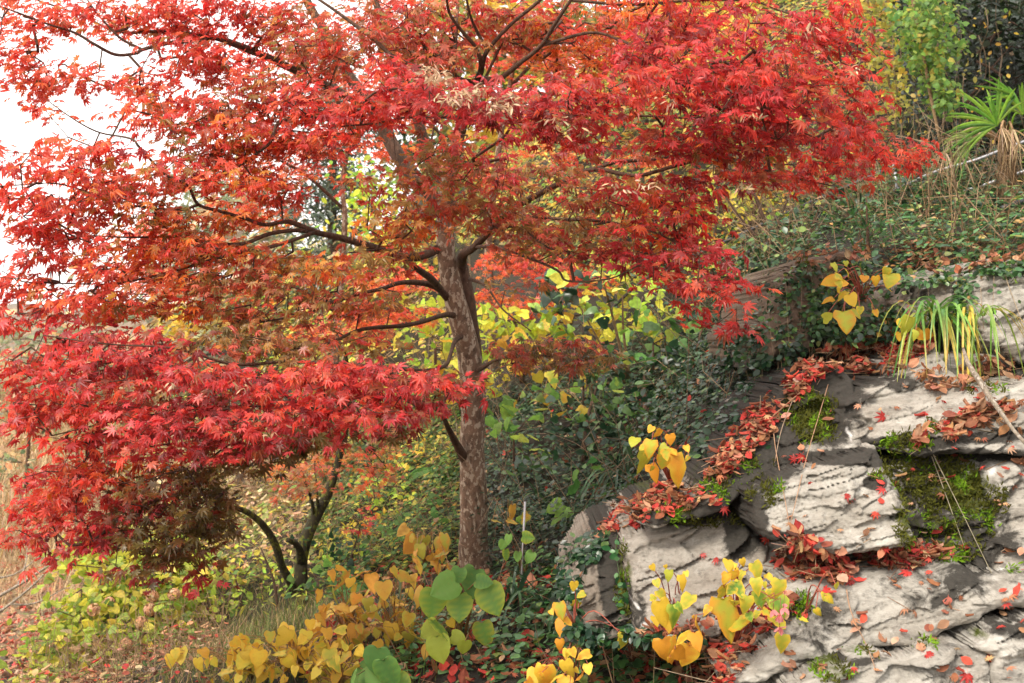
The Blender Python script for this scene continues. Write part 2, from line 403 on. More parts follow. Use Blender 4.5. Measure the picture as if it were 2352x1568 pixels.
GF = np.c_[q, q + 1, q + nx + 1, q + nx]
mb.add(GV, {4: GF}, .1)
dry = np.clip((-GX - 2.5 - .25 * GY + 1.0) / 2.5 + 0.8 * (fbm(GX * .7, GY * .7, 3, 4) - .5), 0, 1)
tag(mb.build("ground", M_SOIL, smooth=True, attrs={"dry": dry.ravel()}), kind="structure")
def on_ground(P): P = np.array(P, float); P[..., 2] = ground_z(P[..., 0], P[..., 1]); return P
def gnormal(x, y, e=.06):
    return unit(np.stack([-(ground_z(x + e, y) - ground_z(x - e, y)) / (2 * e), -(ground_z(x, y + e) - ground_z(x, y - e)) / (2 * e), np.ones(np.shape(x))], -1))

# far hills beyond the valley
def hills():
    mb = MB(); x = np.linspace(-420, 260, 160); d = np.linspace(0, 1, 24); X, Dd = np.meshgrid(x, d)
    ridge = 38 + 26 * fbm(X * .012, X * 0, 4, 3) - .02 * X
    Z = -8 + ridge * np.sin(Dd * math.pi / 2) ** 1.2 + 5 * (fbm(X * .05, Dd * 6, 4, 9) - .5); Y = 330 + 130 * Dd
    n = 160; i, j = np.meshgrid(np.arange(n - 1), np.arange(23)); q = (j * n + i).ravel()
    mb.add(np.c_[X.ravel(), Y.ravel(), Z.ravel()], {4: np.c_[q, q + 1, q + n + 1, q + n]}, .1)
    tag(mb.build("hills", M_HILL, smooth=True), kind="structure")
hills()

# ------------------------------------------------------------------ rocks
SURF_V, SURF_F = [GV], [GF]; _off = [len(GV)]
DARK = [  # stained patches: x, y, rx, ry (photo px), strength
 (1690, 1030, 130, 90, .75), (1850, 900, 110, 50, .8), (1880, 960, 70, 60, .5), (1940, 1045, 120, 18, .7), (1560, 1170, 110, 26, .8), (1700, 1180, 40, 80, .8), (1400, 1280, 26, 120, .9),
 (2140, 1150, 90, 120, .55), (2240, 1210, 60, 90, .5), (2180, 1300, 70, 40, .35), (2100, 1340, 130, 40, .28), (1850, 1420, 60, 60, .25), (1960, 860, 60, 26, .7), (2290, 850, 70, 22, .7), (2060, 880, 30, 20, .5), (2200, 1040, 160, 14, .6), (1650, 880, 90, 80, .6), (2090, 680, 40, 20, .3), (1440, 1400, 40, 60, .4), (1990, 1100, 20, 14, .8), (2330, 1440, 60, 16, .5)]
LIMES = [(2205, 1100, 6, 34, 1), (2262, 1075, 5, 14, .8), (2282, 1302, 5, 7, 1), (1460, 1385, 5, 8, .7), (1480, 1425, 4, 8, .7), (1935, 993, 4, 16, .6)]
MOSSP = [(1850, 940, 55, 55, .9), (1740, 1090, 60, 50, .55), (1860, 985, 50, 30, .8), (1545, 1165, 50, 18, .8), (1430, 1330, 22, 90, .8), (1640, 1100, 60, 50, .6), (2090, 1130, 50, 80, .75), (2200, 1120, 75, 70, .95), (2120, 1200, 60, 30, .7), (2240, 1210, 40, 40, .6), (2060, 1010, 60, 20, .7), (2130, 970, 40, 18, .6), (2310, 1300, 22, 8, .7), (2180, 1190, 60, 40, .6), (1895, 1525, 40, 24, .95), (2215, 1455, 55, 18, .9), (1995, 1085, 18, 10, .8), (1830, 1380, 22, 30, .5), (1700, 1170, 26, 40, .6), (2110, 790, 30, 20, .5), (2330, 640, 30, 30, .7), (1830, 610, 40, 14, .6)]
def ell(px, py, L):
    o = np.zeros(np.shape(px))
    for x, y, rx, ry, s in L:
        r = ((px - x) / rx) ** 2 + ((py - y) / ry) ** 2
        o = np.maximum(o, s * np.clip(1.5 - r, 0, 1))
    return o
DARK = [(x, y, rx * 1.15, ry * 1.15, min(1, s * 1.1)) for x, y, rx, ry, s in DARK] + [(1760, 1225, 60, 16, .8), (1900, 1505, 120, 8, .6), (2250, 1430, 90, 8, .6), (2080, 1010, 120, 16, .7), (2260, 1000, 90, 16, .6), (1900, 780, 60, 60, .6)]
MOSSP += [(2062, 1180, 34, 70, .8), (2272, 1120, 26, 70, .6), (2050, 1075, 34, 34, .7), (2150, 1262, 70, 22, .7), (1745, 1140, 30, 30, .5), (1610, 1190, 90, 14, .6), (2230, 890, 60, 14, .5), (1960, 1490, 60, 8, .7), (2110, 1470, 30, 8, .7)]
ROCKS = []
def rock(poly, D0, dy=0.0, dx=0.0, R_=.10, w=26, strata=.035, lump=.03, label="", brown=0.0, seed=1, thick=.8, step=3.6, group=None, facet=.022):
    """a bedrock block: outline from the photo, real depth, rounded rim, bedding ledges, solid back"""
    poly = np.array(poly, float); cx, cy = poly.mean(0)
    x0, y0 = poly.min(0) - 12; x1, y1 = poly.max(0) + 12
    X, Y = np.meshgrid(np.arange(x0, x1, step), np.arange(y0, y1, step))
    sd = polydist(X, Y, poly) * np.where(inpoly(X, Y, poly), 1, -1) + 26 * (fbm(X / 46, Y / 46, 4, seed) - .5)
    ins = sd > 0
    u = np.clip(sd / w, 0, 1)
    rel = .55 * R_ * np.sqrt(np.clip(1 - (1 - u) ** 2, 0, 1))
    warp = 14 * (fbm(X / 130, Y / 130, 3, seed + 4) - .5)
    q = (Y + .27 * (X - 1800) + warp)
    led = vnoise(q / 38, X / 420, seed) * 1.0 + .4 * vnoise(q / 15, X / 150, seed + 2) + .16 * vnoise(q / 6, X / 60, seed + 6)
    led = led + .5 * np.round(2.4 * vnoise(q / 24, X / 260, seed + 9)) + .22 * np.round(2.5 * vnoise(q / 9, X / 110, seed + 19))
    crack = np.clip(1 - np.abs(vnoise(q / 42, X / 240, seed + 13) - .5) / .035, 0, 1) * (vnoise(X / 90, Y / 60, seed + 15) > .45)
    rs = np.random.default_rng(seed + 100); wx = X + 9 * (fbm(X / 30, Y / 30, 3, seed + 30) - .5); wy = (q + 7 * (fbm(X / 30, Y / 30, 3, seed + 33) - .5)) * 2.1
    ns = max(6, int((x1 - x0) * (y1 - y0) / 5200)); sx = rs.uniform(x0, x1, ns); sy = rs.uniform(wy.min(), wy.max(), ns)
    nb = np.argmin((wx[..., None] - sx) ** 2 + (wy[..., None] - sy) ** 2, -1)
    rel = rel + u * (facet * (rs.normal(size=ns)[nb] * .5 + (rs.normal(size=ns)[nb] * (wx - sx[nb]) + rs.normal(size=ns)[nb] * (wy - sy[nb])) / 90))
    rel = rel + u * (strata * (led - 1.1) + lump * 1.3 * (fbm(X / 90, Y / 70, 4, seed + 1) - .5) + .013 * (fbm(X / 17, q / 9, 3, seed + 3) - .5) + .012 * (fbm(X / 6, q / 4, 2, seed + 21) - .5) - .035 * crack)
    Dp = D0 + dy * (cy - Y) / 100 + dx * (X - cx) / 100
    P = W(X, Y, Dp) - AF * rel[..., None]
    h, wd = X.shape; idx = -np.ones(X.shape, int); cell = ins[:-1, :-1] & ins[1:, :-1] & ins[:-1, 1:] & ins[1:, 1:]
    used = np.zeros_like(ins); used[:-1, :-1] |= cell; used[1:, :-1] |= cell; used[:-1, 1:] |= cell; used[1:, 1:] |= cell
    idx[used] = np.arange(used.sum()); V = P[used]
    jj, ii = np.nonzero(cell)
    F = np.c_[idx[jj, ii], idx[jj + 1, ii], idx[jj + 1, ii + 1], idx[jj, ii + 1]]
    E = np.vstack([F[:, [0, 1]], F[:, [1, 2]], F[:, [2, 3]], F[:, [3, 0]]])
    key = np.sort(E, 1); kk = key[:, 0].astype(np.int64) * 10 ** 7 + key[:, 1]; _, inv, cnt = np.unique(kk, return_inverse=True, return_counts=True)
    BE = E[cnt[inv] == 1]
    bv = np.unique(BE); rm = {int(b): i for i, b in enumerate(bv)}
    n = len(V); rings = [V]; px_ = X[used]; py_ = Y[used]; faces = [F]; last = bv
    for k, th in enumerate((.08, .25, thick)):
        nv = V[bv] + AF * th + (R.random((len(bv), 3)) - .5) * (.015 if k < 2 else .0)
        new = n + np.arange(len(bv)); n += len(bv); rings.append(nv)
        a = np.array([rm[int(v)] for v in BE[:, 0]]); b_ = np.array([rm[int(v)] for v in BE[:, 1]])
        faces.append(np.c_[last[b_], last[a], new[a], new[b_]]); last = new
        px_ = np.r_[px_, X[used][bv]]; py_ = np.r_[py_, Y[used][bv]]
    V = np.vstack(rings); F = np.vstack(faces)
    st = ell(px_, py_, DARK); mo = ell(px_, py_, MOSSP)
    o = thing("rock", V[:len(px_)].mean(0), label, "rock", group)
    mbk = MB(); mbk.add(V, {4: F}, .3)
    mbk.build("stone_face", M_ROCK, o, smooth=False, attrs={"stain": st, "moss": mo, "lime": np.clip(ell(px_ + 6 * np.sin(py_ / 9), py_, LIMES) * 1.2 - .3 * fbm(px_ / 5, py_ / 5, 2, 3), 0, .8), "brown": np.full(len(V), brown)})
    SURF_V.append(V); SURF_F.append(F + _off[0]); _off[0] += len(V)
    # moss cushions: tufts of tiny shoots standing on the mossy stone
    fr = used[used].size; nf = int(used.sum()); mm = mo[:nf] * .85 + 3.0 * (fbm(px_[:nf] / 30 - py_[:nf] / 90, py_[:nf] / 40, 4, 31) - .5) + .25 * (R.random(nf) - .5); sel = np.nonzero((mm > .50) & (mo[:nf] > .22))[0]
    if len(sel) > 30:
        s2 = R.choice(sel, min(len(sel) * 2, 9000)); pz = V[s2] + R.normal(size=(len(s2), 3)) * .006
        nrm = np.broadcast_to(-AF * .7 + AU * .7, (len(s2), 3)); d = nrm + R.normal(size=(len(s2), 3)) * .5
        mbm = MB(); bright = (fbm(px_[s2] / 26, py_[s2] / 26, 2, 40) > .60)[:, None]
        cc = np.where(bright, np.array([[.14, .25, .015]]), np.array([[.085, .088, .014]])) * (.7 + .6 * R.random((len(s2), 1)))
        mbm.inst(T_NARROW, pz - d * .004, frames(d, R.normal(size=d.shape)), .012 + .016 * R.random(len(s2)), cc, cc * 1.4)
        mbm.build("moss", M_MOSS, o)
    ROCKS.append(o); return o
G = "blocks of the grey rock outcrop"
rock([(1790, 1720), (1800, 1560), (1870, 1530), (1935, 1490), (2000, 1488), (2050, 1510), (2090, 1490), (2130, 1462), (2200, 1478), (2260, 1480), (2275, 1720)], 3.35, .10, -.02, .10, 24, .012, .035, "pale flat rock slab at the bottom edge below the long diagonal crack", seed=1, group=G)
rock([(2215, 1482), (2290, 1425), (2780, 1375), (2780, 1720), (2270, 1720), (2262, 1500)], 3.30, .08, 0, .10, 22, .014, .03, "grey rock block in the bottom right corner under the diagonal crack", seed=2, group=G)
rock([(1640, 1575), (1760, 1478), (1795, 1420), (1790, 1330), (1900, 1316), (2021, 1306), (2100, 1286), (2170, 1270), (2240, 1308), (2780, 1325), (2780, 1350), (2291, 1398), (2201, 1431), (2154, 1453), (2093, 1474), (2000, 1482), (1841, 1522), (1708, 1568)], 3.55, .12, -.03, .16, 60, .010, .03, "long smooth rock block between the leaf covered ledge and the diagonal crack", seed=3, group=G)
rock([(1708, 1128), (1809, 1074), (1884, 1059), (2003, 1026), (2030, 1076), (2070, 1155), (2078, 1227), (2070, 1256), (1981, 1262), (1931, 1272), (1859, 1262), (1765, 1245), (1734, 1208), (1722, 1150)], 3.82, .14, -.03, .12, 22, .036, .03, "pale layered rock face above the ledge filled with fallen leaves", seed=4, group=G)
rock([(1296, 1400), (1312, 1320), (1345, 1262), (1390, 1226), (1450, 1215), (1475, 1290), (1480, 1460), (1300, 1470)], 4.3, .14, -.06, .10, 34, .010, .05, "small rounded grey brown rock at the left end of the outcrop", seed=5, brown=.6, group=G, facet=.035)
rock([(1436, 1300), (1440, 1236), (1500, 1203), (1592, 1183), (1672, 1158), (1712, 1210), (1768, 1250), (1756, 1310), (1700, 1400), (1650, 1460), (1466, 1470), (1446, 1380)], 4.05, .14, -.04, .10, 26, .016, .03, "grey rock face behind the large yellow leaved begonia", seed=6, brown=.25, group=G)
rock([(1470, 1200), (1600, 1125), (1645, 1080), (1690, 1000), (1760, 925), (1830, 870), (1900, 838), (1960, 870), (1950, 960), (2012, 1022), (1884, 1064), (1800, 1080), (1712, 1130), (1668, 1170), (1590, 1192), (1500, 1212)], 4.20, .16, -.05, .12, 34, .014, .05, "dark stained mossy rock shoulder under drifts of red leaves", seed=7, group=G)
rock([(1895, 905), (2000, 878), (2064, 856), (2104, 815), (2140, 798), (2172, 845), (2222, 880), (2780, 868), (2780, 1050), (2330, 1048), (2240, 1036), (2100, 1048), (2010, 1034), (1915, 1018)], 4.15, .2, -.06, .12, 24, .026, .03, "light grey stepped rock below the clump of strap leaves", seed=8, group=G)
rock([(2245, 1075), (2290, 1048), (2780, 1036), (2780, 1345), (2250, 1322), (2232, 1280), (2282, 1220), (2262, 1150)], 3.75, .12, -.05, .10, 22, .018, .03, "tall pale rock block at the right edge beside the mossy cleft", seed=9, group=G)
rock([(1998, 1040), (2100, 1036), (2240, 1034), (2296, 1055), (2280, 1150), (2290, 1220), (2250, 1310), (2170, 1292), (2080, 1272), (2070, 1220), (2060, 1150), (2024, 1080)], 3.95, .12, -.04, .08, 30, .04, .06, "moss covered dark rock with white streak beside the pale layered face", seed=10, group=G)
rock([(1716, 772), (1758, 720), (1778, 645), (1832, 598), (1946, 576), (1990, 600), (1968, 645), (1925, 690), (1890, 720), (1866, 805), (1814, 830), (1735, 845)], 5.15, .12, -.08, .16, 40, .002, .10, "brown rounded boulder beside the tip of the red maple branch", brown=1.0, seed=11, thick=1.2, group=G, facet=.05)
rock([(2046, 725), (2056, 655), (2075, 632), (2165, 622), (2192, 645), (2186, 722), (2120, 745)], 4.9, .12, -.04, .10, 24, .035, .03, "small grey boulder behind the strap leaf clump under hanging ivy", seed=13, brown=.2, thick=1.2, group=G)
rock([(2200, 670), (2240, 605), (2300, 596), (2780, 606), (2780, 850), (2330, 830), (2262, 790), (2224, 745)], 4.65, .14, -.06, .12, 24, .03, .03, "layered grey boulder at the right edge above the strap leaf clump", seed=14, thick=1.2, group=G)
rock([(1880, 730), (1930, 690), (1985, 660), (2050, 690), (2060, 760), (2040, 800), (1900, 815)], 5.0, .12, 0, .08, 30, .03, .05, "dark low rock hidden behind trailing yellow begonia leaves", brown=.7, seed=15, thick=1.2, group=G)
rock([(1700, 1480), (1716, 1120), (1850, 862), (2140, 802), (2780, 870), (2780, 1720), (1800, 1720)], 4.0, .17, -.03, .05, 30, .02, .05, "shaded bedrock showing in the clefts between the pale rock blocks", seed=16, thick=.6, step=6, group=G)
SV = np.vstack(SURF_V); SF = np.vstack(SURF_F)
BVH = BVHTree.FromPolygons(SV.tolist(), SF.tolist(), epsilon=0.0)
def hit(px, py):
    """what the camera's ray meets first: ground or rock"""
    pts = []; nn = []; ok = []
    for x, y in zip(np.ravel(px), np.ravel(py)):
        d = W(x, y, 1.0) - EYE
        h = BVH.ray_cast(Vector(EYE), Vector(unit(d)), 60)
        if h[0] is None: ok.append(False); pts.append((0, 0, 0)); nn.append((0, 0, 1))
        else:
            n = np.array(h[1]); n = n if n @ d < 0 else -n
            ok.append(True); pts.append(tuple(h[0])); nn.append(tuple(n))
    return np.array(pts), np.array(nn), np.array(ok)
def in_poly_pts(poly, n):
    poly = np.array(poly, float); a, b_ = poly.min(0), poly.max(0); out = []
    while len(out) < n:
        p = a + (b_ - a) * R.random((n * 2, 2)); p = p[inpoly(p[:, 0], p[:, 1], poly)]; out += list(p)
    return np.array(out[:n])

# ------------------------------------------------------------------ palettes (linear albedo, weight)
RED = [((.68, .075, .045), 5), ((.60, .05, .04), 4), ((.70, .12, .055), 3), ((.44, .03, .03), 2), ((.46, .13, .05), 1)]
CRIM = [((.62, .055, .058), 5), ((.48, .038, .042), 4), ((.72, .11, .09), 3), ((.32, .035, .032), 3), ((.34, .10, .045), 1)]
ORNG = [((.74, .22, .04), 4), ((.72, .14, .04), 4), ((.60, .28, .045), 2), ((.66, .08, .035), 2)]
SALM = [((.74, .12, .065), 5), ((.76, .19, .07), 3), ((.68, .08, .06), 5), ((.44, .18, .04), 1)]  # pale salmon puts the backlit look of the left sprays into the colour
RUST = [((.47, .20, .075), 4), ((.54, .13, .065), 4), ((.35, .22, .06), 4), ((.62, .10, .06), 3), ((.58, .29, .07), 1.5)]
DARKL = [((.24, .11, .035), 4), ((.19, .13, .032), 5), ((.34, .06, .03), 2), ((.15, .10, .03), 3)]
FAR_RED = [((.76, .13, .05), 5), ((.72, .09, .045), 4), ((.76, .25, .05), 3)]
PALS = dict(R=RED, C=CRIM, O=ORNG, S=SALM, U=RUST, D=DARKL, F=FAR_RED)
def mixpal(s):
    out = []
    for ch in s: out += PALS[ch]
    return out

def grow_twigs(mb, nodes_, clusters, col=(.11, .06, .04), r0=.0013, maxseg=.5):
    """twigs from a limb to its leaf clusters: each joins the nearest wood already there"""
    N = list(map(np.array, nodes_)); base = len(N); par = [-1] * base; cnt = [0] * base
    arr = np.array(N); order = np.argsort([np.min(np.linalg.norm(arr - c, axis=1)) for c in clusters])
    A = np.zeros((base + 3 * len(clusters) + 5, 3)); A[:base] = arr; n = base
    for o in order:
        c = clusters[o]; d = np.linalg.norm(A[:n] - c, axis=1) ; k = int(np.argmin(d))
        prev = k; steps = max(1, int(d[k] / .22)); steps = min(steps, 2)
        for s in range(1, steps + 1):
            p = A[k] + (c - A[k]) * s / steps
            if s < steps: p = p + R.normal(size=3) * .02 * d[k] + np.array([0, 0, .05 * d[k]])
            A[n] = p; par.append(prev); cnt.append(0); prev = n; n += 1
    for i in range(n - 1, base - 1, -1):
        cnt[i] += 1
        if par[i] >= 0: cnt[par[i]] += cnt[i]
    i = np.arange(base, n); pr = np.array([par[k] for k in i]); ra = r0 * np.sqrt([min(cnt[k], 30) for k in i]); rb = np.array([r0 * math.sqrt(max(1, cnt[k] - 1)) for k in i])
    segs(mb, A[pr], A[i], ra, np.minimum(rb, ra), np.array(col), 4)

def blob_clusters(px, py, D, rx, ry, rd, k):
    q = R.normal(size=(k, 3)); q = unit(q) * R.random((k, 1)) ** .45
    c = W(px, py, D)
    return c + q[:, :1] * AR * rx * D / FPX + q[:, 1:2] * AF * rd + q[:, 2:] * np.array([0, 0, 1]) * ry * D / FPX

def leaves_at(mb, C, per, pal, size, trunk, spread=.10, tmpl=None, droop=.4, flat=.42, toward=.25):
    """a flat spray of leaves round every twig tip, tips hanging outward"""
    tmpl = tmpl or T_MAP
    n = len(C) * per; C2 = np.repeat(C, per, 0)
    out = unit((C2 - trunk) * np.array([1, 1, 0.]) + np.array([1e-4, 0, 0]))
    side = np.cross(out, [0, 0, 1.])
    a = (R.random(n) - .5) * 4.2; rr = spread * (.25 + .9 * R.random(n))
    d = out * np.cos(a)[:, None] + side * np.sin(a)[:, None]
    pos = C2 + d * rr[:, None] + np.c_[0 * a, 0 * a, .018 * R.normal(size=n) - .25 * rr]
    tip = d + np.array([0, 0, -1.]) * (droop * (.5 + R.random(n)))[:, None]
    nrm = np.array([0, 0, 1.]) + .3 * out + toward * np.array([0, -1., 0]) + flat * R.normal(size=(n, 3))
    M = frames(tip, nrm); s = size * (.5 + .8 * R.random(n))
    base = np.repeat(pick(pal, len(C), .10), per, 0); own = pick(pal, n, .12); f = (R.random((n, 1)) < .45)
    col = np.where(f, own, base * (1 + .12 * R.normal(size=(n, 1))))
    tid = R.integers(0, len(tmpl), n)
    for k in range(len(tmpl)):
        s_ = tid == k
        mb.inst(tmpl[k], pos[s_], M[s_], s[s_], col[s_] * .86, col[s_] * 1.08)

def maple(name, label, group, base, wood, blobs, leaf=.070, dens=1.02, tmpl=None, mat=M_LEAF, per=7, detailbark=True, barkmat=None, limbmat=None):
    """wood: list of (kind, [(px,py,D,width px)...]); the first is the trunk. blobs: (px,py,D,rx,ry,rd,palette[,density])"""
    root = thing(name, base, label, "tree", group)
    trunk_axis = None; limbs = []
    for i, (kind, pts) in enumerate(wood):
        mb = MB()
        P = pxtube(mb, pts, 20 if kind == 'trunk' else 8, (.2, .12, .08), .10 if kind == 'trunk' else .12, 11 + i, 5)
        limbs.append([kind, mb, P, []])
        if trunk_axis is None: trunk_axis = P[len(P) // 2]
    for bl in blobs:
        px, py, D, rx, ry, rd, pal = bl[:7]; de = bl[7] if len(bl) > 7 else 1
        n = dens * de * rx * ry / (46 * (4.3 / D) ** 2) * (.088 / leaf) ** 2
        k = max(2, int(n / per)); C = blob_clusters(px, py, D, rx, ry, rd, k)
        ctr = C.mean(0); cand = [(np.min(np.linalg.norm(l[2] - ctr, axis=1)), j) for j, l in enumerate(limbs) if j > 0 or len(limbs) == 1]
        limbs[min(cand)[1]][3].append((C, pal))
    for i, (kind, mb, P, bl) in enumerate(limbs):
        if bl:
            allc = np.vstack([c for c, _ in bl]); tw = mb
            grow_twigs(tw, P[2:] if len(P) > 4 else P, allc)
        o = mb.build(kind, (barkmat or M_BARK) if kind == 'trunk' else (limbmat or M_LIMB), root, smooth=True)
        if bl:
            ml = MB()
            for c, pal in bl: leaves_at(ml, c, per, mixpal(pal), leaf, trunk_axis, spread=leaf * 1.25, tmpl=tmpl)
            lo = ml.build("foliage", mat, o)
    return root

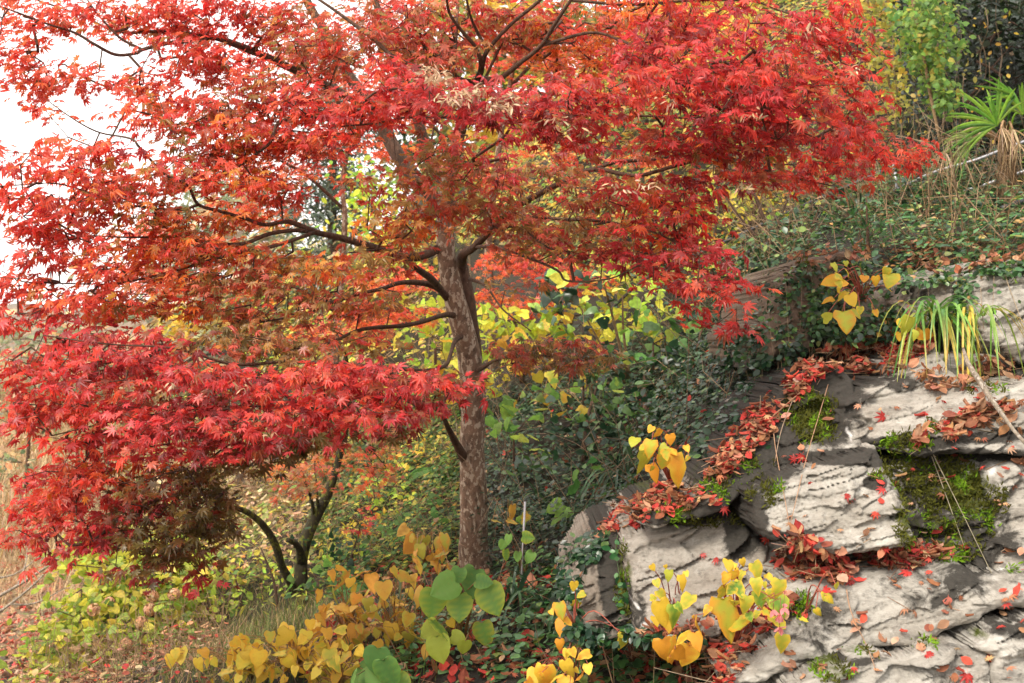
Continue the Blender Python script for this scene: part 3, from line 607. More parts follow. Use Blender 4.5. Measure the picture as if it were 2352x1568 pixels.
# ------------------------------------------------------------------ the red maple in front
wood = [
 ('trunk', [(1098, 1352, 6.5, 130), (1096, 1325, 6.5, 96), (1094, 1300, 6.5, 76), (1087, 1256, 6.48, 68), (1087, 1184, 6.45, 63), (1087, 1112, 6.42, 59), (1083, 1038, 6.4, 57), (1087, 949, 6.38, 55), (1078, 824, 6.35, 54), (1056, 734, 6.3, 52), (1036, 650, 6.28, 48), (1025, 585, 6.25, 42), (1022, 500, 6.2, 38), (1028, 420, 6.1, 34), (1044, 350, 6.0, 30), (1060, 290, 5.9, 26), (1080, 235, 5.7, 22), (1096, 186, 5.5, 19)]),
 ('limb', [(1094, 880, 6.42, 30), (1088, 800, 6.42, 36), (1074, 690, 6.4, 34), (1060, 610, 6.4, 28), (1066, 582, 6.2, 22), (1090, 566, 5.9, 18), (1165, 490, 5.6, 16), (1225, 452, 5.4, 14), (1310, 410, 5.2, 13), (1370, 388, 5.1, 11), (1460, 403, 5.0, 9), (1560, 378, 4.9, 8), (1700, 345, 4.8, 5), (1850, 330, 4.8, 3)]),
 ('limb', [(1360, 391, 5.1, 9), (1415, 372, 5.1, 9), (1500, 366, 5.2, 8), (1600, 352, 5.3, 6), (1750, 375, 5.4, 5), (1875, 376, 5.5, 3), (2050, 365, 5.6, 2)]),
 ('limb', [(1096, 186, 5.5, 18), (1106, 150, 5.3, 14), (1092, 108, 5.2, 10), (1060, 70, 5.1, 8), (1032, 29, 5.0, 7), (1024, -20, 4.9, 6)]),
 ('limb', [(1106, 152, 5.3, 12), (1121, 114, 5.2, 10), (1172, 57, 5.1, 9), (1236, 4, 5.0, 8), (1280, -40, 4.9, 6)]),
 ('limb', [(1120, 114, 5.2, 8), (1098, 76, 5.2, 7), (1080, 35, 5.1, 6), (1068, -20, 5.0, 5)]),
 ('limb', [(1098, 190, 5.5, 15), (1130, 182, 5.3, 14), (1152, 178, 5.2, 13), (1200, 140, 5.1, 11), (1243, 104, 5.0, 10), (1275, 54, 4.9, 9), (1311, 0, 4.8, 8), (1340, -40, 4.8, 7)]),
 ('limb', [(1243, 104, 5.0, 8), (1354, 75, 4.9, 7), (1420, 90, 4.8, 6), (1483, 118, 4.7, 5), (1600, 165, 4.5, 4), (1700, 160, 4.4, 3)]),
 ('limb', [(1096, 190, 5.5, 13), (1060, 182, 5.3, 12), (1042, 164, 5.2, 11), (1046, 100, 5.3, 9), (1050, 36, 5.4, 8), (1052, -20, 5.4, 7)]),
 ('limb', [(1044, 170, 5.2, 11), (982, 160, 5.1, 11), (910, 134, 5.0, 10), (857, 89, 5.0, 9), (800, 46, 5.0, 8), (767, 22, 5.0, 7), (720, -10, 5.0, 6)]),
 ('limb', [(1098, 200, 5.5, 12), (1180, 235, 5.0, 9), (1290, 262, 4.6, 7), (1375, 265, 4.5, 6), (1483, 266, 4.4, 5), (1600, 270, 4.3, 4), (1750, 250, 4.3, 3)]),
 ('limb', [(1070, 280, 5.8, 10), (1080, 255, 5.0, 9), (1130, 240, 4.5, 6), (1250, 235, 4.3, 4), (1400, 225, 4.2, 3)]),
 ('limb', [(1068, 270, 5.8, 10), (1000, 268, 5.0, 8), (930, 270, 4.7, 6), (860, 283, 4.6, 5), (780, 290, 4.6, 3)]),
 ('limb', [(1034, 450, 6.2, 26), (985, 360, 6.3, 26), (962, 280, 6.3, 24), (935, 200, 6.3, 20), (900, 100, 6.3, 17), (860, 0, 6.3, 14), (840, -40, 6.3, 12)]),
 ('limb', [(1020, 480, 6.3, 30), (930, 380, 6.5, 34), (888, 310, 6.6, 32), (850, 240, 6.6, 26), (800, 172, 6.6, 24), (769, 107, 6.6, 22), (715, 21, 6.6, 20), (690, -30, 6.6, 18)]),
 ('limb', [(850, 250, 6.6, 20), (760, 200, 6.4, 18), (700, 172, 6.3, 18), (633, 140, 6.2, 18), (565, 111, 6.1, 17), (494, 86, 6.0, 13), (455, 92, 5.9, 11), (386, 99, 5.8, 10), (329, 113, 5.7, 9), (311, 122, 5.7, 8), (265, 125, 5.6, 8), (215, 100, 5.5, 7), (172, 75, 5.5, 6), (107, 54, 5.4, 5), (0, 14, 5.3, 4), (-60, 0, 5.3, 3)]),
 ('limb', [(325, 113, 5.7, 7), (279, 89, 5.7, 6), (250, 61, 5.7, 5), (215, 21, 5.7, 4), (190, -20, 5.7, 3)]),
 ('limb', [(500, 88, 6.0, 9), (430, 76, 6.0, 8), (343, 72, 6.0, 8), (297, 75, 6.0, 7), (250, 66, 6.0, 7), (179, 32, 6.0, 5), (71, -5, 6.0, 4)]),
 ('limb', [(782, 280, 5.8, 9), (700, 268, 5.5, 8), (640, 282, 5.3, 8), (622, 325, 5.2, 7), (590, 352, 5.2, 6), (558, 375, 5.2, 5), (520, 400, 5.2, 4)]),
 ('limb', [(1028, 560, 6.3, 22), (960, 590, 6.1, 20), (900, 580, 5.9, 19), (832, 560, 5.7, 17), (780, 545, 5.6, 15), (726, 533, 5.5, 14), (661, 509, 5.4, 11), (608, 516, 5.3, 9), (560, 500, 5.2, 8), (501, 484, 5.1, 8), (454, 468, 5.1, 8), (429, 422, 5.0, 7), (379, 400, 5.0, 6), (322, 340, 4.9, 6), (300, 318, 4.9, 5), (229, 304, 4.9, 4), (172, 275, 4.8, 3), (107, 229, 4.8, 2)]),
 ('limb', [(456, 470, 5.1, 7), (420, 481, 5.0, 6), (375, 481, 5.0, 6), (286, 468, 4.9, 5), (229, 451, 4.9, 4), (136, 422, 4.8, 4), (36, 425, 4.8, 3), (-40, 430, 4.8, 2)]),
 ('limb', [(720, 531, 5.5, 11), (670, 529, 5.4, 10), (615, 538, 5.3, 10), (565, 558, 5.2, 9), (515, 561, 5.2, 8), (455, 553, 5.1, 7), (393, 543, 5.1, 6), (300, 545, 5.0, 4), (200, 540, 5.0, 3)]),
 ('limb', [(724, 533, 5.5, 10), (670, 552, 5.3, 9), (608, 570, 5.2, 9), (529, 584, 5.1, 8), (454, 606, 5.0, 7), (390, 625, 5.0, 6), (322, 641, 4.9, 5), (250, 652, 4.9, 4), (120, 650, 4.9, 3)]),
 ('limb', [(1034, 690, 6.3, 20), (996, 656, 6.1, 15), (928, 648, 5.9, 11), (875, 663, 5.7, 9), (803, 681, 5.5, 8), (700, 720, 5.3, 6), (600, 740, 5.1, 4)]),
 ('limb', [(1012, 665, 6.2, 18), (990, 640, 5.9, 17), (960, 618, 5.6, 15), (930, 596, 5.3, 12), (880, 575, 5.0, 7), (800, 580, 4.9, 4)]),
 ('limb', [(1050, 725, 6.3, 16), (1020, 723, 6.1, 12), (968, 739, 5.8, 11), (921, 748, 5.6, 10), (832, 756, 5.3, 9), (767, 783, 5.1, 7), (700, 800, 4.9, 5), (600, 790, 4.8, 3)]),
 ('limb', [(1062, 770, 6.3, 14), (1045, 783, 6.1, 11), (1034, 816, 5.8, 9), (1020, 841, 5.4, 9), (960, 850, 5.0, 8), (800, 836, 4.7, 8), (651, 831, 4.6, 8), (536, 836, 4.5, 7), (400, 800, 4.4, 5), (250, 790, 4.3, 4), (100, 770, 4.3, 3)]),
 ('limb', [(1072, 1060, 6.4, 26), (1046, 1015, 6.2, 17), (1028, 980, 5.9, 13), (1012, 948, 5.4, 10), (960, 920, 4.9, 8), (850, 910, 4.6, 7), (700, 930, 4.4, 6), (500, 935, 4.3, 5), (300, 960, 4.3, 4), (120, 1000, 4.3, 3)]),
 ('limb', [(700, 930, 4.4, 5), (560, 1000, 4.4, 5), (450, 1080, 4.4, 4), (380, 1170, 4.4, 3), (300, 1230, 4.5, 2)]),
 ('limb', [(1080, 640, 6.3, 10), (1114, 655, 6.0, 7), (1140, 690, 5.9, 5), (1161, 716, 5.8, 4), (1220, 760, 5.6, 3)]),
 ('limb', [(1098, 850, 6.3, 12), (1140, 826, 6.0, 8), (1200, 812, 5.8, 6), (1270, 820, 5.6, 4), (1350, 830, 5.5, 3)]),
 ('limb', [(1070, 570, 6.1, 10), (1130, 566, 5.6, 8), (1204, 588, 5.2, 7), (1279, 620, 4.9, 6), (1304, 645, 4.8, 5), (1400, 640, 4.6, 4), (1500, 600, 4.4, 3), (1620, 620, 4.3, 2)]),
 ('limb', [(1165, 488, 5.6, 10), (1250, 500, 5.2, 8), (1400, 510, 4.9, 6), (1520, 540, 4.6, 5), (1600, 600, 4.4, 4), (1650, 700, 4.3, 2)]),
 ('limb', [(1311, 0, 4.8, 7), (1450, 10, 4.8, 7), (1600, 0, 4.9, 6), (1725, 2, 5.0, 5), (1785, 22, 5.0, 4), (1828, 39, 5.0, 3), (1930, 100, 5.1, 2)]),
]
blobs = [
 # the spray across the hub
 (960, 205, 4.4, 110, 34, .35, 'CR'), (1010, 240, 4.4, 110, 30, .35, 'C'), (1130, 235, 4.2, 140, 38, .4, 'C'), (1290, 230, 4.2, 140, 44, .4, 'CR'), (1420, 215, 4.2, 110, 40, .35, 'R'), (1220, 275, 4.3, 130, 34, .35, 'C'), (1330, 300, 4.3, 130, 34, .35, 'CR'), (880, 245, 4.6, 110, 44, .35, 'R'), (780, 290, 4.8, 90, 40, .4, 'RS'), (900, 165, 4.6, 90, 26, .3, 'R'),
 # right mass
 (1560, 190, 4.4, 150, 70, .5, 'CR'), (1700, 110, 4.5, 150, 70, .5, 'RC'), (1720, 210, 4.3, 150, 70, .5, 'CR'), (1650, 290, 4.3, 150, 50, .5, 'C'), (1820, 210, 4.5, 110, 70, .5, 'R'), (1800, 300, 4.5, 140, 56, .5, 'CR'), (1920, 330, 5.0, 100, 44, .4, 'R'), (2030, 355, 5.4, 80, 34, .4, 'R'), (1870, 400, 5.2, 120, 34, .4, 'R'), (1880, 90, 4.9, 90, 70, .4, 'R'), (1960, 170, 5.0, 50, 70, .3, 'R', .7), (1950, 260, 5.0, 70, 44, .35, 'R'), (2080, 360, 5.5, 40, 26, .25, 'R'), (1720, 395, 5.0, 130, 34, .4, 'RU'), (1900, 30, 5.0, 60, 40, .3, 'R', .7), (1480, 130, 4.7, 110, 60, .5, 'C'),
 # top middle
 (1450, 50, 5.1, 190, 56, .6, 'RO'), (1620, 30, 5.0, 150, 50, .5, 'RC'), (1290, 80, 5.5, 150, 70, .6, 'OU'), (1160, 40, 5.4, 130, 60, .5, 'UR'), (1000, 70, 5.4, 130, 60, .6, 'RU'), (880, 60, 5.6, 120, 60, .6, 'RU'), (760, 120, 5.6, 100, 60, .5, 'RU'), (920, 120, 5.3, 100, 40, .4, 'U'), (1350, 140, 5.4, 110, 50, .5, 'O', .6), (1040, 130, 5.2, 80, 40, .4, 'U', .7),
 # right middle
 (1560, 330, 4.6, 150, 40, .45, 'UCO', .62), (1420, 340, 4.6, 120, 36, .4, 'UC', .62), (1400, 450, 4.8, 150, 44, .45, 'UC', .62), (1550, 440, 4.7, 130, 44, .45, 'RC', .62), (1560, 510, 4.5, 110, 50, .4, 'R', .62), (1460, 530, 4.6, 140, 46, .45, 'UCO', .62), (1600, 580, 4.3, 100, 40, .4, 'C', .62), (1490, 590, 4.5, 130, 34, .4, 'C', .62), (1360, 560, 4.8, 130, 34, .4, 'UC', .62), (1280, 500, 5.0, 130, 50, .5, 'U', .62), (1230, 560, 5.0, 110, 36, .4, 'U', .62), (1640, 630, 4.2, 80, 28, .3, 'C', .62), (1700, 650, 4.2, 40, 16, .2, 'R', .62), (1600, 690, 4.3, 60, 40, .3, 'R', .62), (1660, 730, 4.2, 46, 28, .25, 'R', .62), (1560, 640, 4.4, 80, 30, .3, 'R', .62), (1690, 755, 4.2, 30, 16, .2, 'C', .62), (1250, 400, 5.0, 110, 36, .4, 'U', .62), (1500, 470, 4.7, 80, 26, .3, 'RO', .62),
 # centre, in front of the trunk
 (1060, 345, 4.9, 110, 44, .4, 'UR', .62), (980, 390, 4.8, 120, 40, .4, 'U', .62), (890, 425, 4.8, 90, 30, .35, 'RU', .62), (1120, 390, 4.9, 90, 36, .4, 'UC', .62), (1060, 450, 4.9, 120, 40, .4, 'U', .62), (1130, 500, 5.0, 130, 44, .4, 'UU', .62), (960, 490, 5.0, 120, 44, .4, 'UO', .62), (940, 540, 5.1, 100, 36, .4, 'UO', .62), (860, 600, 5.0, 110, 36, .4, 'OU', .62), (760, 620, 5.2, 140, 40, .45, 'UO', .62), (690, 690, 5.2, 140, 40, .45, 'U', .62), (820, 700, 5.4, 110, 30, .4, 'OU', .62), (610, 730, 5.1, 140, 34, .4, 'U', .62), (760, 780, 5.1, 100, 26, .35, 'U', .62), (900, 680, 5.6, 60, 26, .3, 'U', .7), (860, 780, 5.2, 90, 22, .3, 'UR', .7), (680, 790, 4.9, 110, 26, .35, 'UD', .62),
 # upper left
 (60, 40, 5.4, 90, 40, .4, 'S', 1.20), (50, 130, 5.4, 80, 40, .4, 'S', 1.20), (60, 200, 5.4, 80, 34, .4, 'S', 0.90), (170, 180, 5.4, 80, 34, .4, 'S', 1.05), (150, 30, 5.7, 80, 36, .4, 'S', 0.90), (270, 30, 5.8, 90, 40, .4, 'S', 1.20), (330, 190, 5.6, 90, 40, .4, 'S', 1.05), (420, 40, 6.0, 110, 50, .4, 'RS', 1.20), (560, 40, 6.0, 120, 56, .5, 'R', 1.05), (680, 60, 6.0, 100, 60, .5, 'RU', 1.05), (450, 140, 5.8, 100, 36, .4, 'RS', 1.20), (560, 170, 5.8, 110, 40, .4, 'RS', 1.20), (670, 210, 5.6, 110, 50, .4, 'RU', 1.05), (540, 250, 5.5, 110, 40, .4, 'RU', 1.35), (420, 260, 5.3, 100, 40, .4, 'US', 1.20), (330, 270, 5.1, 70, 30, .3, 'S', 0.90), (600, 320, 5.4, 110, 44, .4, 'RO', 1.35), (720, 250, 5.2, 90, 40, .4, 'R', 1.05), (700, 330, 5.4, 80, 36, .4, 'RS', 1.05), (480, 330, 5.2, 100, 36, .4, 'UR', 1.35), (130, 250, 5.0, 50, 16, .3, 'S', 0.60), (150, 330, 4.9, 60, 22, .3, 'S', 0.75), (260, 340, 4.9, 70, 26, .3, 'RS', 1.05),
 # left middle
 (90, 385, 4.8, 110, 36, .4, 'RS', 0.78), (230, 390, 4.9, 100, 40, .4, 'RS', 0.78), (360, 400, 5.0, 100, 44, .4, 'SUO', 0.78), (480, 410, 5.1, 100, 40, .4, 'RS', 0.78), (580, 420, 5.2, 100, 40, .4, 'SO', 0.78), (660, 440, 5.4, 80, 36, .4, 'R', 0.78), (60, 450, 4.9, 100, 30, .4, 'S', 0.85), (180, 460, 4.9, 110, 36, .4, 'RS', 0.78), (320, 460, 5.0, 110, 36, .4, 'SUO', 0.78), (420, 510, 5.1, 100, 34, .4, 'OU', 1.20), (60, 520, 4.9, 90, 26, .4, 'S', 1.20), (200, 530, 5.0, 120, 34, .4, 'RS', 0.78), (340, 560, 5.0, 120, 36, .4, 'SO', 0.78), (480, 580, 5.1, 110, 36, .4, 'SUO', 1.20), (130, 590, 4.9, 110, 34, .4, 'SR', 0.78), (270, 620, 4.9, 120, 34, .4, 'SO', 0.78), (420, 640, 5.0, 110, 34, .4, 'SUO', 0.78), (60, 640, 4.8, 80, 26, .3, 'SR', 1.20), (560, 640, 5.1, 110, 34, .4, 'U', 1.20), (190, 680, 4.8, 110, 26, .4, 'S', 1.05), (560, 510, 5.3, 80, 30, .4, 'O', 0.90), (330, 690, 4.9, 90, 24, .3, 'SUO', 0.90), (640, 590, 5.3, 90, 30, .4, 'OU', 1.05),
 (80, 690, 4.9, 90, 24, .35, 'S'), (250, 715, 4.9, 110, 22, .35, 'SO', .8), (420, 710, 5.0, 100, 24, .35, 'SUO', .8), (520, 700, 5.1, 90, 24, .35, 'OU', .7), (380, 590, 5.2, 100, 30, .4, 'SO', .9), (120, 480, 5.2, 110, 30, .4, 'S', .8), (250, 430, 5.3, 110, 36, .4, 'S', .7), (560, 370, 5.5, 90, 36, .4, 'SO', .8),
 # lower left, the big red spray
 (100, 730, 4.6, 90, 30, .35, 'RC'), (230, 770, 4.5, 130, 36, .4, 'CR'), (360, 800, 4.4, 130, 36, .4, 'RC'), (110, 820, 4.5, 110, 40, .4, 'R'), (250, 850, 4.4, 140, 44, .4, 'RC'), (420, 860, 4.3, 140, 44, .4, 'RC'), (560, 880, 4.3, 130, 44, .4, 'RC'), (700, 860, 4.3, 130, 40, .4, 'R'), (830, 860, 4.4, 120, 40, .4, 'RC'), (960, 880, 4.4, 110, 40, .4, 'CR'), (1060, 880, 4.3, 60, 30, .3, 'CD'), (930, 940, 4.3, 110, 30, .35, 'C'), (790, 930, 4.3, 130, 36, .4, 'R'), (640, 950, 4.2, 140, 40, .4, 'RC'), (480, 950, 4.2, 140, 44, .4, 'C'), (320, 940, 4.3, 140, 44, .4, 'RC'), (150, 930, 4.4, 140, 44, .4, 'R'), (60, 960, 4.4, 80, 36, .35, 'R'), (60, 880, 4.5, 60, 36, .3, 'R', .8), (560, 1010, 4.2, 120, 30, .35, 'C'), (400, 1020, 4.2, 130, 36, .4, 'CR'), (230, 1010, 4.4, 120, 36, .4, 'R'), (720, 1000, 4.3, 120, 28, .35, 'CD'), (860, 990, 4.4, 90, 22, .3, 'CD', .7), (540, 770, 4.6, 110, 34, .4, 'DU'), (640, 800, 4.6, 90, 26, .3, 'DU', .8), (620, 1040, 4.4, 120, 26, .35, 'D', .8),
 (180, 1080, 4.6, 110, 44, .4, 'R'), (280, 1080, 4.5, 110, 44, .4, 'RO'), (120, 1140, 4.7, 80, 36, .35, 'R'), (230, 1150, 4.6, 110, 44, .4, 'R'), (100, 1210, 4.7, 66, 30, .3, 'R', .8), (200, 1220, 4.6, 90, 40, .35, 'RC'), (330, 1150, 4.5, 90, 50, .35, 'CD'), (170, 1270, 4.6, 50, 24, .25, 'R', .7), (280, 1240, 4.5, 70, 40, .3, 'CD', .8),
 (430, 1090, 4.4, 110, 44, .4, 'D'), (460, 1150, 4.4, 100, 44, .4, 'D'), (400, 1210, 4.4, 110, 44, .4, 'D'), (480, 1220, 4.5, 70, 40, .3, 'D', .8), (400, 1270, 4.4, 90, 36, .3, 'D', .9), (330, 1290, 4.4, 50, 22, .25, 'DC', .7), (430, 1320, 4.4, 60, 26, .25, 'DC', .7),
 # dark spray right of the trunk
 (1260, 800, 5.6, 140, 30, .4, 'DU'), (1350, 830, 5.5, 80, 28, .35, 'DU', .8), (1170, 830, 5.7, 60, 26, .3, 'UD', .7), (1200, 650, 5.6, 70, 20, .3, 'U', .5),
]
tree = maple("maple_tree", "tall maple with pale blotched trunk and wide layered red and orange leaf sprays", None, W(1095, 1330, 6.5), wood, blobs)
for k, (dx, dy) in enumerate([(-62, 22), (-30, 40), (34, 34), (66, 16), (10, 46)]):
    mb = MB(); pxtube(mb, [(1095 + dx * .1, 1290, 6.47, 40), (1095 + dx * .42, 1322, 6.44, 30), (1095 + dx, 1340 + dy * .4, 6.38, 17), (1095 + dx * 1.7, 1352 + dy * .7, 6.3, 8)], 8, rough=.15, seed=k); mb.build("root", M_BARK, tree, smooth=True)
def seeds():
    mb = MB(); mc = [(1075, 212), (1160, 238), (1130, 250), (1010, 175), (985, 160), (1040, 228), (1180, 225), (1100, 205), (1330, 300), (1270, 275), (1540, 230), (1700, 430), (1420, 430), (1480, 425), (1860, 60), (1960, 160), (620, 990), (380, 880), (560, 880), (1730, 260)]
    for x, y in mc:
        n = 60 if x < 1200 and y < 260 and x > 960 else 14
        C = W(np.full(n, x) + R.normal(size=n) * 16, np.full(n, y) + R.normal(size=n) * 7, 4.0 + .12 * R.normal(size=n))
        d, nn = leaf_dirs(n, (0, -.6, .6), .8, .5)
        c = pick([((.55, .36, .22), 3), ((.62, .46, .30), 2), ((.42, .22, .12), 1)], n)
        mb.inst(T_NARROW, C, frames(d, nn), .024 + .012 * R.random(n), c)
    mb.build("seed_cluster", M_DRY, tree)
seeds()

# ------------------------------------------------------------------ trees and shrubs behind
def blobtree(name, label, cat, base, trunk, blobs, pal, leaf, tmpl, per=10, dens=1.0, mat=M_VINE, group=None, up=(0, -.3, .8), tilt=.6, down=.3, trunkmat=None, spread=1.6, twig=(.10, .07, .045)):
    root = thing(name, base, label, cat, group)
    limbs = []
    mbw = MB()
    for i, t in enumerate(trunk): limbs.append(pxtube(mbw, t, 8, (.2, .12, .08), .12, 3 + i, 4))
    nd = np.vstack(limbs); ml = MB(); allc = []
    for bl in blobs:
        px, py, D, rx, ry, rd = bl[:6]; p = bl[6] if len(bl) > 6 and bl[6] else pal; de = bl[7] if len(bl) > 7 else 1
        k = max(3, int(dens * de * rx * ry * (D / FPX) ** 2 * 8 / (leaf * leaf * per)))
        C = blob_clusters(px, py, D, rx, ry, rd, k); allc.append(C)
        n = k * per; C2 = np.repeat(C, per, 0) + R.normal(size=(n, 3)) * leaf * spread * np.array([1, 1, .6])
        d, nn = leaf_dirs(n, up, tilt, down)
        cb = np.repeat(pick(p, k, .15), per, 0); co = pick(p, n, .12); c = np.where(R.random((n, 1)) < .5, cb, co)
        tl = tmpl if isinstance(tmpl, list) else [tmpl]; tid = R.integers(0, len(tl), n); s = leaf * (.6 + .7 * R.random(n)); M = frames(d, nn)
        for q in range(len(tl)): ml.inst(tl[q], C2[tid == q], M[tid == q], s[tid == q], c[tid == q], c[tid == q] * 1.12)
    allc = np.vstack(allc); sub = allc[R.permutation(len(allc))[:500]]
    grow_twigs(mbw, nd, sub, twig, .0022 if leaf > .06 else .0013)
    mbw.build("trunk" if cat == "tree" else "stem", trunkmat or M_LIMB, root, smooth=True)
    ml.build("foliage", mat, root)
    return root
def P_(*a): return [(tuple(x[:3]), x[3]) for x in a]
LIME = P_((.48, .60, .06, 4), (.64, .64, .08, 3), (.30, .50, .06, 3), (.76, .62, .09, 2))
YEL = P_((.72, .50, .06, 4), (.78, .58, .10, 3), (.62, .36, .05, 2), (.50, .46, .07, 2))
OLIVE = P_((.20, .22, .06, 4), (.30, .28, .07, 3), (.13, .17, .05, 3), (.42, .34, .09, 1))
MIXV = P_((.50, .44, .08, 3), (.62, .42, .08, 3), (.24, .32, .06, 3), (.16, .24, .05, 2), (.60, .26, .05, 1), (.32, .20, .08, 2))
DKGRN = P_((.018, .040, .016, 4), (.028, .06, .02, 3), (.012, .026, .011, 3), (.05, .08, .02, 1))  # greens darkened to carry some of the upper right hollow's shade
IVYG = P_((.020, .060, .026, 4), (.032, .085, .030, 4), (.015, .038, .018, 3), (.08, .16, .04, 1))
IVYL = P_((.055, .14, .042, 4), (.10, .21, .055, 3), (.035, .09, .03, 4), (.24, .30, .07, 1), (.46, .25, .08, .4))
BLUEG = P_((.07, .10, .065, 4), (.10, .135, .08, 3), (.05, .075, .05, 2))
HAZEG = P_((.20, .24, .13, 4), (.26, .29, .14, 3), (.15, .19, .11, 3), (.36, .32, .13, 1))  # far greens paled, so haze is put into the leaf colour
TAN = P_((.50, .36, .20, 4), (.60, .45, .27, 3), (.38, .25, .13, 3), (.56, .30, .15, 1))
YOR = P_((.78, .42, .05, 5), (.72, .50, .07, 4), (.72, .30, .05, 3), (.50, .45, .06, 2))
LITT = P_((.42, .17, .085, 4), (.52, .25, .13, 5), (.58, .07, .05, 3), (.30, .10, .05, 3), (.44, .05, .04, 2), (.60, .34, .20, 3), (.18, .07, .04, 3))
DRYL = P_((.46, .21, .11, 4), (.55, .30, .17, 3), (.33, .13, .07, 3))

# the two orange red maples further back
maple("maple_tree", "slender background maple with orange red leaves left of the pale trunk", "background maples", W(770, 930, 10.5),
 [('trunk', [(765, 930, 10.5, 22), (772, 780, 10.4, 18), (785, 620, 10.3, 15), (792, 500, 10.2, 13), (786, 420, 10.2, 11), (800, 320, 10.1, 10), (790, 180, 10, 8), (780, 60, 10, 6)]),
  ('limb', [(790, 480, 10.2, 9), (700, 400, 10, 7), (600, 350, 9.8, 5), (520, 330, 9.8, 3)]), ('limb', [(795, 350, 10.1, 8), (880, 250, 10, 6), (950, 150, 10, 4)]),
  ('limb', [(778, 700, 10.3, 9), (850, 700, 9.8, 6), (950, 720, 9.4, 4)]), ('limb', [(776, 720, 10.3, 9), (680, 660, 10, 6), (560, 640, 9.8, 3)]), ('limb', [(800, 260, 10, 8), (700, 150, 9.8, 6), (600, 80, 9.8, 4)])],
 [(640, 390, 9.8, 90, 40, .6, 'F'), (700, 330, 9.8, 90, 40, .6, 'F'), (880, 350, 9.6, 80, 40, .6, 'F', .8), (600, 480, 9.8, 110, 40, .6, 'F'), (850, 210, 9.8, 100, 50, .6, 'F'), (960, 120, 9.8, 100, 60, .6, 'F'), (700, 130, 9.8, 100, 50, .6, 'F'), (880, 30, 9.8, 120, 50, .6, 'F'), (940, 250, 9.7, 80, 40, .6, 'F'),
  (900, 720, 9.4, 100, 40, .6, 'F'), (820, 740, 9.6, 90, 36, .6, 'F'), (700, 770, 9.8, 100, 30, .6, 'FO', .8), (960, 640, 9.4, 60, 36, .5, 'F'), (880, 650, 9.6, 70, 30, .5, 'OF', .8), (470, 660, 9.8, 120, 36, .6, 'F'), (600, 660, 9.8, 80, 30, .6, 'OF', .7), (350, 540, 9.6, 100, 40, .6, 'FS'), (300, 640, 9.6, 110, 40, .6, 'FS'), (480, 560, 9.6, 90, 36, .6, 'F', .8), (520, 400, 9.6, 90, 40, .6, 'F', .7)],
 leaf=.085, dens=.9, tmpl=T_MAPF, per=8)
maple("maple_tree", "background maple with bright orange red leaves behind and right of the pale trunk", "background maples", W(1150, 880, 11),
 [('trunk', [(1140, 880, 11, 24), (1128, 760, 10.8, 20), (1120, 600, 10.6, 17), (1135, 430, 10.4, 15), (1160, 250, 10.2, 12), (1190, 100, 10, 9), (1200, -20, 10, 7)]),
  ('limb', [(1122, 640, 10.6, 9), (1200, 620, 10.2, 7), (1330, 620, 9.8, 4)]), ('limb', [(1135, 430, 10.4, 9), (1220, 400, 10.2, 6), (1300, 390, 10, 4)]), ('limb', [(1170, 200, 10.2, 9), (1280, 100, 10, 7), (1450, 40, 9.8, 4)])],
 [(1170, 600, 9.8, 80, 40, .5, 'F'), (1260, 620, 9.6, 90, 36, .5, 'FR'), (1330, 640, 9.5, 80, 36, .5, 'FR'), (1200, 700, 9.6, 90, 30, .5, 'FO', .7), (1120, 680, 9.9, 50, 30, .4, 'FO'), (1140, 400, 10, 70, 30, .5, 'F', .8), (1300, 110, 9.8, 110, 50, .6, 'F'), (1450, 60, 9.8, 120, 50, .6, 'F'), (1180, 130, 10, 80, 60, .6, 'F', .8), (1590, 90, 9.8, 90, 40, .5, 'F', .7), (1650, 180, 9.8, 80, 40, .5, 'F', .6), (1250, 350, 9.9, 80, 30, .5, 'FO', .6), (1500, 360, 9.8, 90, 26, .5, 'FO', .6), (1250, 260, 9.9, 80, 30, .5, 'F', .6)],
 leaf=.085, dens=.9, tmpl=T_MAPF, per=8)

blobtree("conifer_tree", "dark blue green conifer standing behind the maple left of its trunk", "tree", W(760, 800, 18), [[(760, 820, 18, 30), (762, 600, 18, 24), (765, 400, 18, 18), (768, 200, 18, 12), (770, 60, 18, 6)]],
 [(760, 620, 18, 100, 60, 1.1), (770, 520, 18, 100, 50, 1.1), (765, 420, 18, 90, 56, 1), (760, 330, 18, 84, 50, .9), (770, 240, 18, 70, 50, .8), (770, 150, 18, 50, 50, .6), (690, 480, 18, 60, 40, .6), (840, 300, 18, 60, 50, .6), (830, 440, 18, 50, 60, .6)], BLUEG, .16, T_NARROW, 14, 7.0, M_GLOSS, tilt=.8)
blobtree("conifer_tree", "conifer paled to a hazy grey green further left half hidden by orange maple leaves", "tree", W(470, 800, 34), [[(470, 820, 34, 20), (472, 600, 34, 16), (475, 380, 34, 8)]],
 [(440, 640, 34, 90, 60, 2), (480, 560, 34, 100, 50, 2), (450, 480, 34, 80, 50, 2), (500, 420, 34, 60, 40, 1.4), (570, 470, 32, 60, 70, 1.4), (600, 560, 32, 80, 60, 1.6), (400, 560, 34, 60, 50, 1.4)], HAZEG, .3, T_NARROW, 12, 7.0, M_VINE, tilt=.8)
blobtree("leafy_tree", "yellow green leafy tree between the dark conifer and the maple trunk", "tree", W(860, 840, 16), [[(870, 840, 16, 16), (865, 650, 16, 12), (855, 480, 16, 8)]],
 [(850, 470, 16, 56, 70, .8, LIME), (830, 390, 16, 40, 40, .6, LIME), (890, 540, 16, 70, 50, .8, YEL), (850, 600, 16, 80, 40, .8, OLIVE), (960, 420, 17, 80, 60, .8, OLIVE), (960, 560, 16, 60, 60, .8, MIXV), (930, 330, 17, 70, 50, .8, DKGRN)], LIME, .11, T_OVAL, 12, 1.8, M_VINE)
